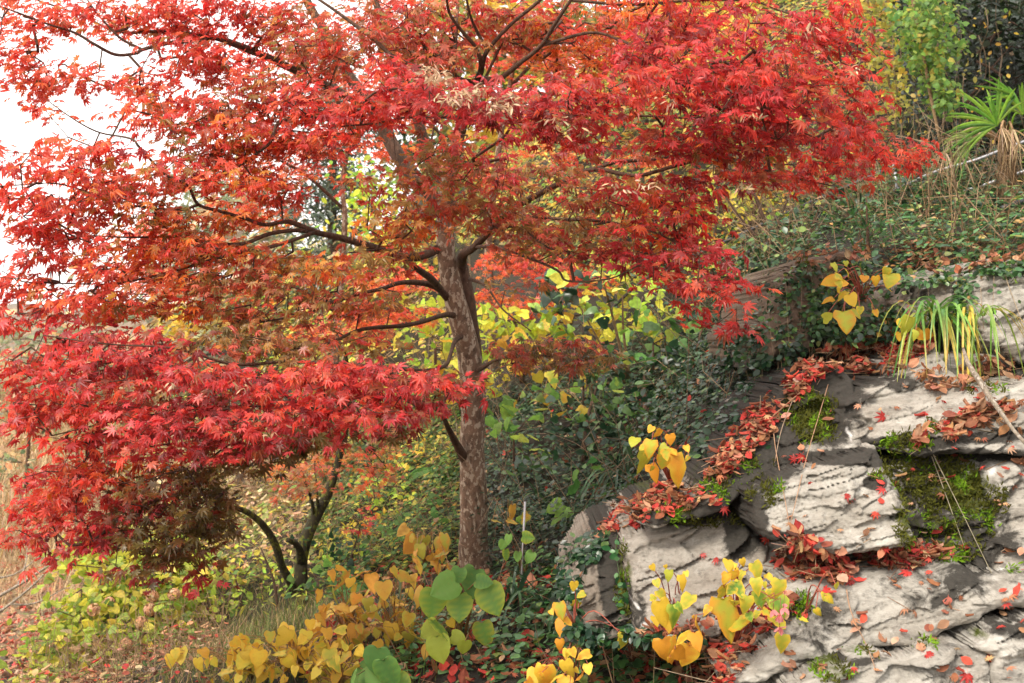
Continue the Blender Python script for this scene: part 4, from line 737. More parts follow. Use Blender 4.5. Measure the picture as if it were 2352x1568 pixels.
blobtree("shrub", "bright yellow shrub on the far slope at left seen through the maple leaves", "shrub", W(440, 830, 24), [[(440, 830, 24, 12), (440, 740, 24, 8)]],
 [(430, 715, 24, 56, 34, .9, YEL), (470, 750, 24, 60, 34, .9, YEL), (400, 750, 24, 40, 26, .8, YEL), (520, 770, 24, 60, 26, .8, YEL)], YEL, .15, T_OVAL, 10, 2, M_VINE)
blobtree("shrub", "olive green arching shrub below the dark conifer", "shrub", W(640, 830, 20), [[(640, 830, 20, 16), (630, 700, 20, 10)]],
 [(620, 660, 20, 110, 50, 1.2), (720, 680, 20, 90, 50, 1), (540, 690, 20, 70, 40, 1), (640, 750, 19, 120, 44, 1), (760, 760, 19, 90, 40, 1), (860, 690, 19, 90, 40, 1, MIXV), (820, 620, 19, 80, 40, 1)], OLIVE, .16, T_NARROW, 12, 5, M_VINE, tilt=.8)
blobtree("shrub", "tangle of tan dry stalks and faded flower heads behind the mossy tree", "shrub", W(520, 1240, 14), [[(520, 1240, 14, 10), (520, 1130, 14, 6)]],
 [(480, 1080, 14, 120, 50, .9), (620, 1060, 14, 110, 50, .9), (560, 1140, 13, 130, 50, .8), (700, 1000, 14, 90, 40, .9, OLIVE), (800, 1060, 13, 90, 50, .8, MIXV), (400, 1000, 16, 130, 50, .9), (640, 1190, 12, 100, 40, .6, OLIVE)], TAN, .085, T_CURL, 10, 1.5, M_DRY, tilt=.9)
blobtree("shrub", "lime and yellow leaved shrub directly behind the maple trunk", "shrub", W(1200, 860, 9.6), [[(1200, 880, 9.4, 12), (1190, 800, 9.4, 8), (1180, 720, 9.4, 5)], [(1300, 860, 9.3, 10), (1290, 760, 9.3, 6)], [(1000, 900, 10, 10), (1000, 800, 10, 6)]],
 [(1140, 740, 9.4, 70, 44, .5, LIME), (1220, 740, 9.4, 90, 44, .5, LIME), (1320, 730, 9.3, 70, 40, .5, LIME, .8), (1180, 810, 9.2, 100, 34, .5, YEL), (1290, 800, 9.2, 90, 34, .5, YEL, .8), (1100, 840, 9.4, 60, 40, .5, LIME), (980, 790, 10, 70, 40, .5, LIME), (1010, 850, 10, 50, 36, .5, YEL), (960, 720, 10.4, 70, 30, .5, LIME), (1380, 690, 9.3, 60, 40, .4, LIME, .8), (1430, 760, 8.8, 50, 60, .4, LIME, .6), (1500, 720, 8.9, 60, 50, .4, LIME, .6)], LIME, .10, T_HEART, 8, 1.1, M_BROAD)
blobtree("shrub", "slender shrub with large dark green leaves on tan upright stems", "shrub", W(1425, 930, 7.8), [[(1440, 870, 7.8, 9), (1420, 780, 7.7, 7), (1400, 700, 7.6, 5), (1385, 640, 7.5, 3)], [(1446, 870, 7.8, 8), (1432, 760, 7.7, 6), (1430, 680, 7.6, 3)], [(1430, 870, 7.8, 8), (1380, 790, 7.7, 5), (1330, 700, 7.6, 3)], [(1438, 880, 7.8, 7), (1400, 840, 7.7, 5), (1350, 780, 7.6, 3)]],
 [(1370, 680, 7.5, 70, 30, .25), (1310, 660, 7.5, 60, 24, .25), (1330, 740, 7.5, 60, 30, .25), (1400, 640, 7.5, 50, 20, .25), (1270, 690, 7.5, 40, 24, .2)], DKGRN + IVYG + LIME, .085, T_HEART, 5, .8, M_GLOSS, trunkmat=M_TAN)
blobtree("shrub", "bare branched shrub with few yellow leaves beside the black pipes", "shrub", W(1770, 600, 8), [[(1775, 600, 8, 12), (1760, 520, 8, 10), (1720, 420, 8, 7), (1690, 380, 8, 4)], [(1765, 560, 8, 9), (1800, 480, 8, 6), (1830, 400, 8, 4)], [(1750, 560, 8, 9), (1700, 500, 8, 6), (1660, 440, 8, 4)], [(1775, 590, 8, 8), (1740, 600, 7.9, 6), (1690, 560, 7.8, 4)], [(1764, 530, 8, 7), (1840, 500, 8, 5), (1900, 470, 7.9, 3)]],
 [(1700, 430, 8.2, 80, 40, .3), (1780, 460, 8.2, 70, 50, .3), (1680, 500, 8.2, 60, 36, .3), (1850, 460, 8.1, 60, 40, .3)], LIME + YEL, .06, T_OVAL, 5, .35, M_VINE, trunkmat=M_LIMB)
blobtree("leafy_tree", "tall background tree with yellow and green leaves high behind the maple's forks", "tree", W(1180, 560, 21), [[(1180, 560, 21, 26), (1170, 300, 21, 20), (1150, 60, 21, 12)]],
 [(1060, 60, 21, 120, 70, 1.4, MIXV), (1180, 20, 21, 120, 70, 1.4, YEL), (1300, 60, 20, 110, 70, 1.4, OLIVE), (1130, 160, 20.5, 120, 60, 1.4, OLIVE), (1240, 180, 20, 100, 60, 1.4, MIXV), (1060, 260, 20.5, 110, 60, 1.2, MIXV), (960, 180, 21, 80, 70, 1.2, OLIVE), (1180, 300, 20, 110, 60, 1.2, YEL), (980, 330, 20.5, 70, 60, 1, OLIVE), (1060, 400, 20, 100, 50, 1.2, MIXV)], MIXV, .16, [T_OVAL, T_HEART[0]], 12, 2.6, M_VINE)
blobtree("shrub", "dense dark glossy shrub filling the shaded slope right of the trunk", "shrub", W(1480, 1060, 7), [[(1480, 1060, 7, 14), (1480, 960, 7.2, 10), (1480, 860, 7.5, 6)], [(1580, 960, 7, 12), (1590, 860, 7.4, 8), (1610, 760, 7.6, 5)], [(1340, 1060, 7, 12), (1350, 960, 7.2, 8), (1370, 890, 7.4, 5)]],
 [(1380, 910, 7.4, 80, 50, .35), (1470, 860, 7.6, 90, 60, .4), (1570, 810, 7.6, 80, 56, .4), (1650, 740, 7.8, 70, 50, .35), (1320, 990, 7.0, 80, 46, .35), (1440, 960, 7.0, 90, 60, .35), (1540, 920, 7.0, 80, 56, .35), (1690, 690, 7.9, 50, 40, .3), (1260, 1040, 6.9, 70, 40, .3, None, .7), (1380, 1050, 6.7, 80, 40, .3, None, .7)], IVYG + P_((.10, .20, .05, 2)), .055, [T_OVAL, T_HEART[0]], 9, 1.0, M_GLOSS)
blobtree("shrub", "tangled shrub of small olive and yellow leaves rising behind the black pipes", "shrub", W(1620, 680, 9.4), [[(1620, 680, 9.4, 12), (1590, 560, 9.4, 8), (1540, 440, 9.4, 4)], [(1700, 640, 9.2, 12), (1720, 520, 9.2, 8), (1760, 400, 9.2, 4)], [(1660, 660, 9.3, 10), (1640, 560, 9.3, 7), (1660, 430, 9.3, 4)], [(1560, 680, 9.4, 9), (1500, 600, 9.4, 5)]],
 [(1560, 490, 9.5, 100, 56, .4), (1640, 570, 9.1, 80, 46, .35), (1500, 610, 9.5, 90, 46, .4), (1720, 470, 9.3, 80, 56, .4), (1820, 400, 9.2, 90, 46, .4), (1420, 640, 9.6, 80, 40, .4), (1600, 640, 8.9, 70, 36, .3, LIME)], OLIVE + LIME + MIXV, .055, [T_OVAL], 8, 1.0, M_VINE)
blobtree("shrub", "dusky olive shrub at the mouth of the dark hollow", "shrub", W(1980, 470, 9), [[(1980, 470, 9, 10), (1975, 350, 9, 7), (1960, 220, 9, 4)], [(2030, 460, 9, 8), (2060, 330, 9, 5)]],
 [(1970, 320, 9, 80, 56, .4), (2040, 280, 9.2, 60, 56, .4), (1930, 240, 9.2, 70, 56, .4, MIXV), (2060, 370, 8.8, 60, 36, .3), (1890, 170, 9.4, 70, 60, .4, MIXV)], OLIVE + DKGRN, .06, [T_OVAL, T_NARROW], 9, 1.1, M_VINE)
blobtree("shade_evergreen", "low evergreen foliage in the hollow behind the handrail, darkened to deepen the shade", "tree", W(2230, 480, 9), [[(2230, 480, 9, 12), (2240, 380, 9, 9), (2260, 240, 9, 5)]],
 [(2160, 340, 9.2, 90, 50, .4), (2270, 300, 9.2, 90, 60, .4), (2200, 420, 8.8, 100, 34, .3), (2330, 380, 8.8, 70, 50, .4), (2240, 200, 9.6, 80, 60, .4), (2310, 110, 9.8, 80, 70, .5), (2230, 80, 10, 60, 60, .4)], P_((.008, .016, .007, 3), (.014, .026, .010, 2), (.03, .045, .015, 1)), .07, [T_OVAL, T_NARROW], 11, 1.8, M_GLOSS)  # leaf greens near black, deepening the hollow's shade by colour
blobtree("shrub", "loose olive and yellow undergrowth half burying the foot of the mossy tree", "shrub", W(640, 1420, 8.2), [[(640, 1430, 8.2, 9), (630, 1340, 8.2, 6), (600, 1260, 8.2, 3)], [(760, 1400, 8.1, 9), (800, 1300, 8.1, 6), (830, 1200, 8.1, 3)], [(560, 1420, 8.4, 8), (540, 1320, 8.4, 4)]],
 [(590, 1290, 8.4, 70, 50, .35), (660, 1330, 8.3, 60, 40, .3, LIME), (560, 1370, 8.2, 80, 40, .3), (780, 1280, 8.2, 60, 60, .35), (840, 1210, 8.3, 60, 60, .35, YEL, .8), (720, 1380, 7.4, 80, 30, .25), (860, 1310, 7.6, 60, 40, .3, LIME, .7), (650, 1210, 8.8, 60, 40, .3, TAN, .8), (500, 1300, 8.6, 50, 40, .3, LIME, .7), (900, 1120, 8.6, 60, 60, .35, LIME, .7), (960, 1040, 8.8, 60, 50, .35, YEL, .7)], OLIVE + LIME, .05, [T_OVAL, T_NARROW], 8, .8, M_VINE, twig=(.25, .18, .11))
blobtree("shrub", "fresh green leafy seedlings at the foot of the mossy tree, right side", "shrub", W(780, 1400, 7.6), [[(780, 1410, 7.6, 7), (790, 1340, 7.6, 4)], [(740, 1400, 7.7, 6), (730, 1330, 7.7, 3)]], [(790, 1330, 7.5, 60, 36, .25), (730, 1350, 7.6, 50, 30, .25), (840, 1370, 7.3, 50, 30, .25), (770, 1260, 7.8, 50, 40, .25, IVYG), (860, 1290, 7.5, 60, 40, .3, IVYG), (920, 1240, 7.4, 60, 50, .3, None, .7), (980, 1160, 7.3, 50, 50, .3, None, .7)], P_((.10, .22, .05, 3), (.16, .30, .06, 2), (.05, .12, .03, 2)), .05, [T_OVAL, T_HEART[0]], 7, .8, M_VINE)
for lab_, bl_ in (("light green broad leaved seedling in the ivy just right of the trunk", [(1180, 1000, 6.9, 50, 30, .2), (1210, 960, 7.0, 40, 24, .2)]), ("mid green broad leaved plant high in the dark ivy near the tan upright stems", [(1500, 790, 7.5, 50, 34, .2), (1540, 740, 7.7, 50, 30, .2)]), ("lime leaved plant at the top edge of the dark ivy under the brown red spray", [(1340, 870, 7.4, 60, 30, .25), (1280, 900, 7.4, 50, 26, .2)]), ("pale green broad leaved plant low on the dark slope left of the rock shoulder", [(1400, 1130, 6.3, 44, 26, .2), (1340, 1180, 6.1, 40, 24, .2)])):
    x_, y_, d_ = bl_[0][:3]
    blobtree("seedling", lab_, "plant", W(x_, y_ + 60, d_), [[(x_, y_ + 60, d_, 6), (x_, y_, d_, 4)]], bl_, P_((.13, .26, .05, 3), (.22, .36, .06, 2), (.40, .46, .07, 1), (.07, .15, .04, 2)), .085, T_HEART, 4, .55, M_BROAD)
blobtree("shrub", "hazy tan and olive thicket on the far left bank beyond the red spray", "shrub", W(60, 1120, 17), [[(60, 1120, 17, 10), (70, 950, 17, 6)], [(180, 1080, 18, 9), (170, 930, 18, 5)]],
 [(40, 860, 19, 90, 50, 1), (160, 880, 18, 90, 44, 1), (60, 960, 17, 90, 50, .9), (200, 980, 17, 90, 40, .9, OLIVE), (20, 1060, 16, 80, 44, .8), (300, 830, 20, 90, 40, 1, HAZEG), (20, 770, 24, 90, 44, 1.2, HAZEG), (150, 790, 24, 90, 40, 1.2, HAZEG)], TAN + HAZEG, .11, [T_OVAL, T_NARROW], 10, 1.6, M_VINE, twig=(.34, .26, .18))
# evergreen whose unseen canopy is added overhead to shade the upper right hollow
blobtree("shade_evergreen", "dark evergreen in the top right corner, unseen canopy added to shade the hollow", "tree", W(2500, 450, 9.5), [[(2480, 430, 9.6, 60), (2470, 200, 9.4, 50), (2450, -50, 9.2, 44), (2420, -300, 9, 30)], [(2460, 0, 9.2, 26), (2330, -100, 8.8, 16), (2150, -160, 8.5, 8)]],
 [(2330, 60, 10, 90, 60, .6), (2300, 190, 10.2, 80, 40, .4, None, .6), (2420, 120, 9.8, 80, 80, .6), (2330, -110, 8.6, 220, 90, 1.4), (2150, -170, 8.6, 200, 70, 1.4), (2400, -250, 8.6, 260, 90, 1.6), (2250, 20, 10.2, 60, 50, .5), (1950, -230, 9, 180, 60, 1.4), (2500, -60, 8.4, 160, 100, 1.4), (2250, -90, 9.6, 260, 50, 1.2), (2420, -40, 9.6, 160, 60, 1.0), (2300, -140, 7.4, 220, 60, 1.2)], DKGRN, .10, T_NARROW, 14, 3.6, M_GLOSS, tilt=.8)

# ------------------------------------------------------------------ plants spread over the slope
def zone(poly, per_m2):
    p = in_poly_pts(poly, 160); h, _, ok = hit(p[:, 0], p[:, 1]); h = h[ok]
    a = h[:, :2].min(0) - .1; b_ = h[:, :2].max(0) + .1; n = int(per_m2 * np.prod(b_ - a)); n = min(n, 260000)
    q = a + (b_ - a) * R.random((n, 2)); z = ground_z(q[:, 0], q[:, 1]); Pn = np.c_[q, z]
    x, y, d = proj(Pn); k = inpoly(x, y, poly) & (d > .5); return Pn[k], x[k], y[k]
def cover(name, label, cat, poly, per_m2, leaf, tmpl, pal, height, mat=M_VINE, clump=.42, cs=2.2, tilt=.55, down=.35, kind="stuff", seed=1, extra=None, hexp=1.5, lean=.9):
    Pn, x, y = zone(poly, per_m2)
    g = fbm(Pn[:, 0] * cs + 50, (Pn[:, 1] + Pn[:, 2]) * cs, 3, seed); keep = g + .25 * R.random(len(g)) > clump + .1
    Pn = Pn[keep]; g = g[keep]; n = len(Pn); nr = gnormal(Pn[:, 0], Pn[:, 1])
    hh = height * R.random(n) ** hexp * (.25 + 2.2 * np.clip(g - .35, 0, .5) * 1.6)
    pos = Pn + nr * (hh + .01)[:, None]
    d, nn = leaf_dirs(n, (0, 0, 1), tilt, down); nn = nn * .5 + nr * lean
    s = leaf * (.5 + .8 * R.random(n)) * (.6 + .8 * fbm(Pn[:, 0] * .9 + 9, (Pn[:, 1] + Pn[:, 2]) * .9, 2, seed + 21)); M = frames(d, nn)
    pc = pick(pal, n, .18); big = fbm(Pn[:, 0] * 1.3, Pn[:, 1] * 1.3 + Pn[:, 2], 2, seed + 7)[:, None]; c = pc * (.45 + 1.1 * big); dead = (R.random((n, 1)) < .035); c = np.where(dead, np.array([[.36, .22, .11]]), c)
    mb = MB(); tl = tmpl if isinstance(tmpl, list) else [tmpl]; tid = R.integers(0, len(tl), n)
    for q in range(len(tl)): mb.inst(tl[q], pos[tid == q], M[tid == q], s[tid == q], c[tid == q], c[tid == q] * 1.1)
    if extra: extra(mb, Pn, nr)
    o = mb.build(name, mat); return tag(o, label, cat, None, kind)
def stems(dens, ln, col=(.30, .20, .11), r=.0018, hang=0.0):
    def f(mb, Pn, nr):
        k = R.random(len(Pn)) < dens; A = Pn[k] + nr[k] * .02; n = len(A)
        dv = nr[k] * .6 + R.normal(size=(n, 3)) * .6 + np.array([0, 0, .5 - hang]); B = A + unit(dv) * (ln * (.4 + R.random((n, 1))))
        Cc = B + unit(dv + R.normal(size=(n, 3)) * .6 + np.array([0, 0, -.5 - hang])) * (ln * .6 * R.random((n, 1)))
        c = np.array(col) * (.5 + .9 * R.random((n, 1)))
        segs(mb, A, B, r, r * .8, c, 3); segs(mb, B, Cc, r * .8, r * .4, c, 3)
    return f
def leaves_on(mb, P, nr, leaf, tmpl, pal, tilt=.35, lift=.01, curl=None):
    n = len(P)
    if n == 0: return
    d, nn = leaf_dirs(n, (0, 0, 1), .2, .1); nn = nr + R.normal(size=(n, 3)) * tilt
    c = pick(pal, n, .15); M = frames(R.normal(size=(n, 3)), nn); s = leaf * (.6 + .7 * R.random(n)); tid = R.integers(0, len(tmpl), n)
    pos = P + nr * (lift * (.3 + R.random((n, 1))))
    for q in range(len(tmpl)): mb.inst(tmpl[q], pos[tid == q], M[tid == q], s[tid == q], c[tid == q], c[tid == q] * 1.1)
FALL = [T_MAP[0], T_MAP[2], T_CURL, T_CURL, T_OVAL]
REDLIT = LITT + [((.60, .08, .055), 3), ((.48, .05, .04), 1.5)]

cover("vegetation", "mixed yellow and green climbing plants over the hillside behind the maple", "plants", [(1040, 260), (1200, 60), (1300, -60), (2040, -60), (2060, 300), (2030, 380), (1900, 420), (1700, 560), (1500, 640), (1380, 660), (1060, 560)], 800, .062, [T_OVAL, T_HEART[1]], MIXV, .35, M_VINE, .40, 2.0, seed=3, extra=stems(.05, .35))
cover("vegetation", "yellow leaves of climbers at the top of the hillside", "plants", [(1480, -60), (1760, -60), (1760, 120), (1700, 190), (1500, 180)], 500, .10, T_HEART, YEL, .45, M_BROAD, .40, 2.4, seed=4, extra=stems(.04, .4))
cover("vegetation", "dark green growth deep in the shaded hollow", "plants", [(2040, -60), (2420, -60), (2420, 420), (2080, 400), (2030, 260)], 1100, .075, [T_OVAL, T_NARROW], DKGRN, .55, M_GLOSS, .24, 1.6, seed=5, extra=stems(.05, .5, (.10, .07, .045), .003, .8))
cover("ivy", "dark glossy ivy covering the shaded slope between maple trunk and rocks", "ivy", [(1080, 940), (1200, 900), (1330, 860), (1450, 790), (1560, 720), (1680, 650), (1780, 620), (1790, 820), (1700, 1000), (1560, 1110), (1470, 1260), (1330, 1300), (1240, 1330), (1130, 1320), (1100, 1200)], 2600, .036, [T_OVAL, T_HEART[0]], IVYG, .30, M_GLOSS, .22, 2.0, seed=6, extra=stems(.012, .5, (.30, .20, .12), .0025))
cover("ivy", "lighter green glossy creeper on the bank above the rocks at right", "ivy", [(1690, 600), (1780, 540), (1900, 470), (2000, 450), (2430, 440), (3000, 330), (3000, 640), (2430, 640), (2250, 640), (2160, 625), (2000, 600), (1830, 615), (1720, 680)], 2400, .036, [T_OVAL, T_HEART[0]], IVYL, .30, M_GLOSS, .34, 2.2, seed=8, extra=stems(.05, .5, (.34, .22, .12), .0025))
cover("undergrowth", "small green and yellow leaved plants on the slope left of the trunk", "plants", [(760, 1080), (850, 960), (1060, 880), (1080, 1000), (1090, 1320), (900, 1330), (740, 1360), (720, 1250)], 2200, .040, [T_OVAL, T_HEART[0]], P_((.10, .20, .05, 4), (.20, .28, .06, 3), (.45, .42, .07, 2), (.06, .12, .04, 3), (.50, .26, .06, 1)), .22, M_VINE, .32, 2.4, seed=9, extra=stems(.06, .3, (.36, .24, .14)))
cover("undergrowth", "low green leaves mixed with red fallen leaves along the bottom edge", "plants", [(1080, 1300), (1330, 1300), (1460, 1440), (1700, 1440), (1760, 1640), (850, 1640), (900, 1400)], 1300, .036, [T_OVAL, T_HEART[0]], P_((.05, .12, .04, 4), (.08, .18, .05, 3), (.16, .24, .05, 1)), .10, M_GLOSS, .40, 3.0, seed=10, extra=stems(.03, .22, (.36, .20, .12)))

cover("vegetation", "dry tan, olive and green growth on the open slope behind the mossy tree", "plants", [(300, 960), (780, 950), (760, 1300), (700, 1360), (420, 1380), (300, 1250)], 700, .065, [T_CURL, T_OVAL, T_NARROW], TAN + OLIVE + MIXV, .5, M_DRY, .25, 1.6, seed=12, extra=stems(.12, .5, (.42, .30, .18)))
cover("woodland", "hazy autumn woodland of tan, olive and orange trees across the valley slope at left", "woodland", [(-200, 640), (700, 560), (800, 800), (500, 960), (-200, 960)], 26, .34, [T_OVAL, T_HEART[0]], HAZEG + TAN + P_((.50, .28, .10, 3), (.55, .40, .12, 2)), 2.6, M_VINE, .30, .35, seed=13, hexp=1.0)
cover("undergrowth", "low olive plants and dead stalks under the yellow green bush", "plants", [(60, 1480), (300, 1420), (480, 1400), (560, 1500), (440, 1650), (40, 1650)], 420, .05, [T_OVAL, T_CURL], OLIVE + TAN + LITT, .16, M_DRY, .22, 2.2, seed=15, extra=stems(.25, .3, (.34, .22, .13)))
cover("vegetation", "yellow, lime and tan thicket on the hillside left of and behind the maple trunk", "plants", [(640, 640), (1080, 560), (1120, 900), (900, 1000), (700, 960)], 300, .09, [T_OVAL, T_HEART[0]], LIME + MIXV + YEL + TAN, 1.0, M_VINE, .24, 1.0, seed=16, hexp=1.0, extra=stems(.08, .8, (.36, .27, .17), .004))
cover("undergrowth", "tangle of dry tan stems with yellow leaves along the black pipes", "plants", [(1640, 560), (1760, 470), (1900, 410), (2060, 380), (2060, 470), (1900, 500), (1760, 580), (1680, 640)], 260, .045, [T_OVAL, T_CURL], OLIVE + MIXV, .35, M_VINE, .25, 2.0, seed=17, extra=stems(.5, .55, (.34, .24, .14), .0025))
blobtree("shrub", "rough leafy mound on the ivy bank above the brown boulder", "shrub", W(1850, 600, 7), [[(1850, 600, 7, 9), (1860, 540, 7, 6), (1880, 480, 7, 3)], [(2120, 540, 6.8, 8), (2130, 480, 6.8, 4)]],
 [(1850, 560, 7, 70, 40, .3), (1760, 610, 7.2, 60, 34, .3, IVYG), (1930, 500, 7.2, 50, 36, .3), (2100, 520, 6.7, 60, 34, .3), (2220, 490, 6.8, 60, 30, .3), (2320, 510, 6.4, 60, 34, .3), (2000, 600, 6.2, 60, 30, .25, IVYG)], IVYL + IVYG, .05, [T_OVAL], 8, .8, M_GLOSS)
blobtree("shrub", "dark leafy bushes lining the bank in front of the handrail", "shrub", W(2120, 520, 7.4), [[(2120, 530, 7.4, 9), (2110, 470, 7.4, 6), (2090, 430, 7.4, 3)], [(1960, 540, 7.6, 9), (1940, 470, 7.6, 6), (1900, 440, 7.6, 3)], [(2260, 510, 7.2, 8), (2270, 460, 7.2, 4)]],
 [(1900, 480, 7.7, 60, 44, .3), (1960, 450, 7.8, 50, 40, .25), (2030, 480, 7.5, 50, 40, .25), (2110, 460, 7.4, 60, 34, .25), (2200, 470, 7.2, 50, 30, .25), (2280, 455, 7.1, 50, 30, .25), (1820, 510, 7.8, 60, 40, .3), (1740, 580, 7.8, 60, 40, .3)], IVYG + P_((.09, .17, .05, 3)), .048, [T_OVAL, T_HEART[0]], 9, .9, M_GLOSS)
def litter(name, label, poly, per_m2, leaf, pal, clump=.3, seed=2, tmpl=FALL):
    Pn, x, y = zone(poly, per_m2); g = fbm(Pn[:, 0] * 2.5, Pn[:, 1] * 2.5, 3, seed); Pn = Pn[g + .3 * R.random(len(g)) > clump + .15]
    mb = MB(); leaves_on(mb, Pn, gnormal(Pn[:, 0], Pn[:, 1]), leaf, tmpl, pal, .45, .03)
    return tag(mb.build(name, M_DRY), label, "leaves", None, "stuff")
litter("fallen_leaves", "red and brown fallen leaves among the plants at the foot of the maple", [(780, 1300), (1080, 1250), (1120, 1320), (1330, 1310), (1460, 1440), (1720, 1440), (1760, 1640), (700, 1640)], 420, .06, REDLIT, .3, 3)
litter("fallen_leaves", "scattered red leaves lying over the dark ivy slope", [(1080, 940), (1330, 860), (1680, 650), (1780, 820), (1560, 1110), (1330, 1300), (1100, 1300)], 70, .055, REDLIT, .3, 4)
litter("fallen_leaves", "pinkish brown leaf carpet on the open bank in the bottom left corner", [(-700, 1250), (120, 1300), (280, 1400), (160, 1640), (-700, 1640)], 260, .075, P_((.50, .20, .12, 3), (.56, .32, .20, 4), (.55, .08, .06, 2), (.42, .28, .17, 3)), .2, 5)

# ------------------------------------------------------------------ grass and dry stalks
def blades(mb, P, ln, wd, pal, lean=.5, segs_=3, bias=(0, 0, 0), tip=None):
    n = len(P); L = ln * (.5 + .8 * R.random(n)); a = R.random(n) * 6.283
    out = np.c_[np.cos(a), np.sin(a), 0 * a] * (lean * (.3 + R.random(n)))[:, None] + np.array(bias)
    side = unit(np.cross(out + np.array([1e-3, 0, 0]), [0, 0, 1.])); t = np.linspace(0, 1, segs_ + 1); V = []
    for k in t:
        c = P + L[:, None] * (np.array([0, 0, 1.]) * (k - .45 * k * k * np.clip(np.linalg.norm(out, axis=1), 0, 2)[:, None]) + out * k * k ** .3)
        w = wd * (1 - k ** 2.2) * (.6 + .4 * min(1, k * 4)); V += [c - side * w / 2, c + side * w / 2]
    V = np.stack(V, 1); m = V.shape[1]; f = np.array([[2 * i, 2 * i + 1, 2 * i + 3, 2 * i + 2] for i in range(segs_)])
    c = pick(pal, n, .15); cc = np.repeat(c[:, None], m, 1)
    if tip is not None:
        tw = np.repeat(t, 2)[None, :, None] ** 2 * (R.random((n, 1, 1)) < .5); cc = cc * (1 - tw) + np.array(tip) * tw
    mb.add(V.reshape(-1, 3), {4: (f[None] + (np.arange(n) * m)[:, None, None]).reshape(-1, 4)}, cc.reshape(-1, 3))
def grass(name, label, poly, per_m2, ln, wd, pal, lean=.5, bias=(0, 0, 0), seed=1, clump=.3, mat=M_DRY):
    Pn, x, y = zone(poly, per_m2); g = fbm(Pn[:, 0] * 1.5, Pn[:, 1] * 1.5, 3, seed); Pn = Pn[g + .3 * R.random(len(g)) > clump + .15]
    mb = MB(); blades(mb, Pn, ln, wd, pal, lean, 3, bias); return tag(mb.build(name, mat), label, "grass", None, "stuff")
grass("dry_grass", "pale dry grass and stalks on the far left bank", [(-700, 800), (330, 830), (420, 960), (400, 1150), (300, 1300), (-700, 1300)], 90, .9, .02, TAN, .9, (.2, 0, 0), 2, .2)
grass("dry_grass", "tangled dry stalks beside the yellow green bush", [(-500, 1180), (240, 1200), (330, 1330), (230, 1420), (-500, 1420)], 170, .6, .010, TAN, 1.0, (.1, 0, -.1), 3, .3)
def bare_branches():
    root = thing("bare_branch", W(-40, 1420, 8.5), "pale bare branches lying over the dry bank at the left edge", "branch"); mb = MB()
    for a in ([(-60, 1400, 8.4, 9), (40, 1345, 8.6, 7), (110, 1300, 8.8, 5), (165, 1262, 9, 3)], [(-60, 1440, 8.3, 8), (20, 1390, 8.4, 6), (90, 1330, 8.6, 4), (130, 1280, 8.8, 2)], [(20, 1388, 8.4, 5), (80, 1385, 8.5, 4), (150, 1350, 8.6, 2)], [(-60, 1330, 8.9, 6), (30, 1320, 9, 4), (100, 1270, 9.2, 2)], [(40, 1345, 8.6, 5), (60, 1290, 8.8, 3), (62, 1240, 8.9, 2)]): pxtube(mb, a, 6, (.4, .3, .2), .15, 4)
    mb.build("stem", M_GREYB, root, smooth=True)
M_GREYB = bark("grey_branch", (.36, .30, .23), (.50, .44, .37), (.16, .12, .09), .55, 2); bare_branches()
grass("grass", "fine green and brown grass on the slope below the mossy tree", [(420, 1340), (700, 1350), (760, 1400), (560, 1640), (330, 1640), (420, 1480)], 900, .17, .004, P_((.10, .13, .03, 3), (.18, .17, .05, 3), (.38, .27, .14, 3), (.09, .13, .03, 2)), .8, (0, 0, 0), 4, .25)
grass("grass", "short mixed grass under the yellow leaved plants", [(430, 1500), (900, 1350), (1080, 1340), (1000, 1640), (400, 1640)], 500, .16, .005, P_((.10, .16, .04, 3), (.2, .2, .06, 2), (.34, .24, .12, 2)), .8, (0, 0, 0), 5, .3)

# ------------------------------------------------------------------ yellow green bush at lower left
blobtree("bush", "yellow green bush with brown faded flower heads on the lower left slope", "bush", W(330, 1600, 8.2), [[(330, 1610, 8.2, 10), (340, 1480, 8.2, 8), (360, 1340, 8.3, 5)], [(300, 1600, 8.1, 10), (230, 1480, 8, 6), (180, 1420, 8, 4)], [(350, 1600, 8.1, 9), (430, 1450, 8.2, 6), (460, 1360, 8.3, 4)]],
 [(340, 1310, 8.6, 110, 44, .5), (260, 1340, 8.5, 90, 44, .5), (400, 1350, 8.4, 90, 40, .5), (210, 1420, 8.2, 80, 50, .5), (300, 1410, 8.2, 100, 44, .5), (150, 1500, 7.9, 60, 60, .4), (200, 1540, 7.7, 80, 50, .4), (420, 1410, 8.1, 70, 36, .4, None, .8), (360, 1540, 7.6, 70, 36, .3, None, .5), (300, 1260, 9, 90, 36, .5), (420, 1480, 7.8, 60, 36, .3, OLIVE, .6), (260, 1490, 7.8, 90, 40, .3, TAN, .5), (230, 1270, 8.9, 90, 40, .5), (390, 1280, 8.8, 90, 44, .5), (130, 1430, 8, 50, 50, .4), (470, 1330, 8.5, 60, 40, .4), (100, 1560, 7.4, 60, 44, .4), (300, 1550, 7.4, 100, 44, .4, MIXV, .5), (330, 1470, 7.9, 90, 40, .3)], P_((.36, .42, .05, 5), (.52, .48, .06, 4), (.24, .34, .05, 3), (.15, .24, .04, 2), (.66, .52, .10, 1)), .066, [T_OVAL, T_HEART[0]], 9, 3.2, M_VINE)
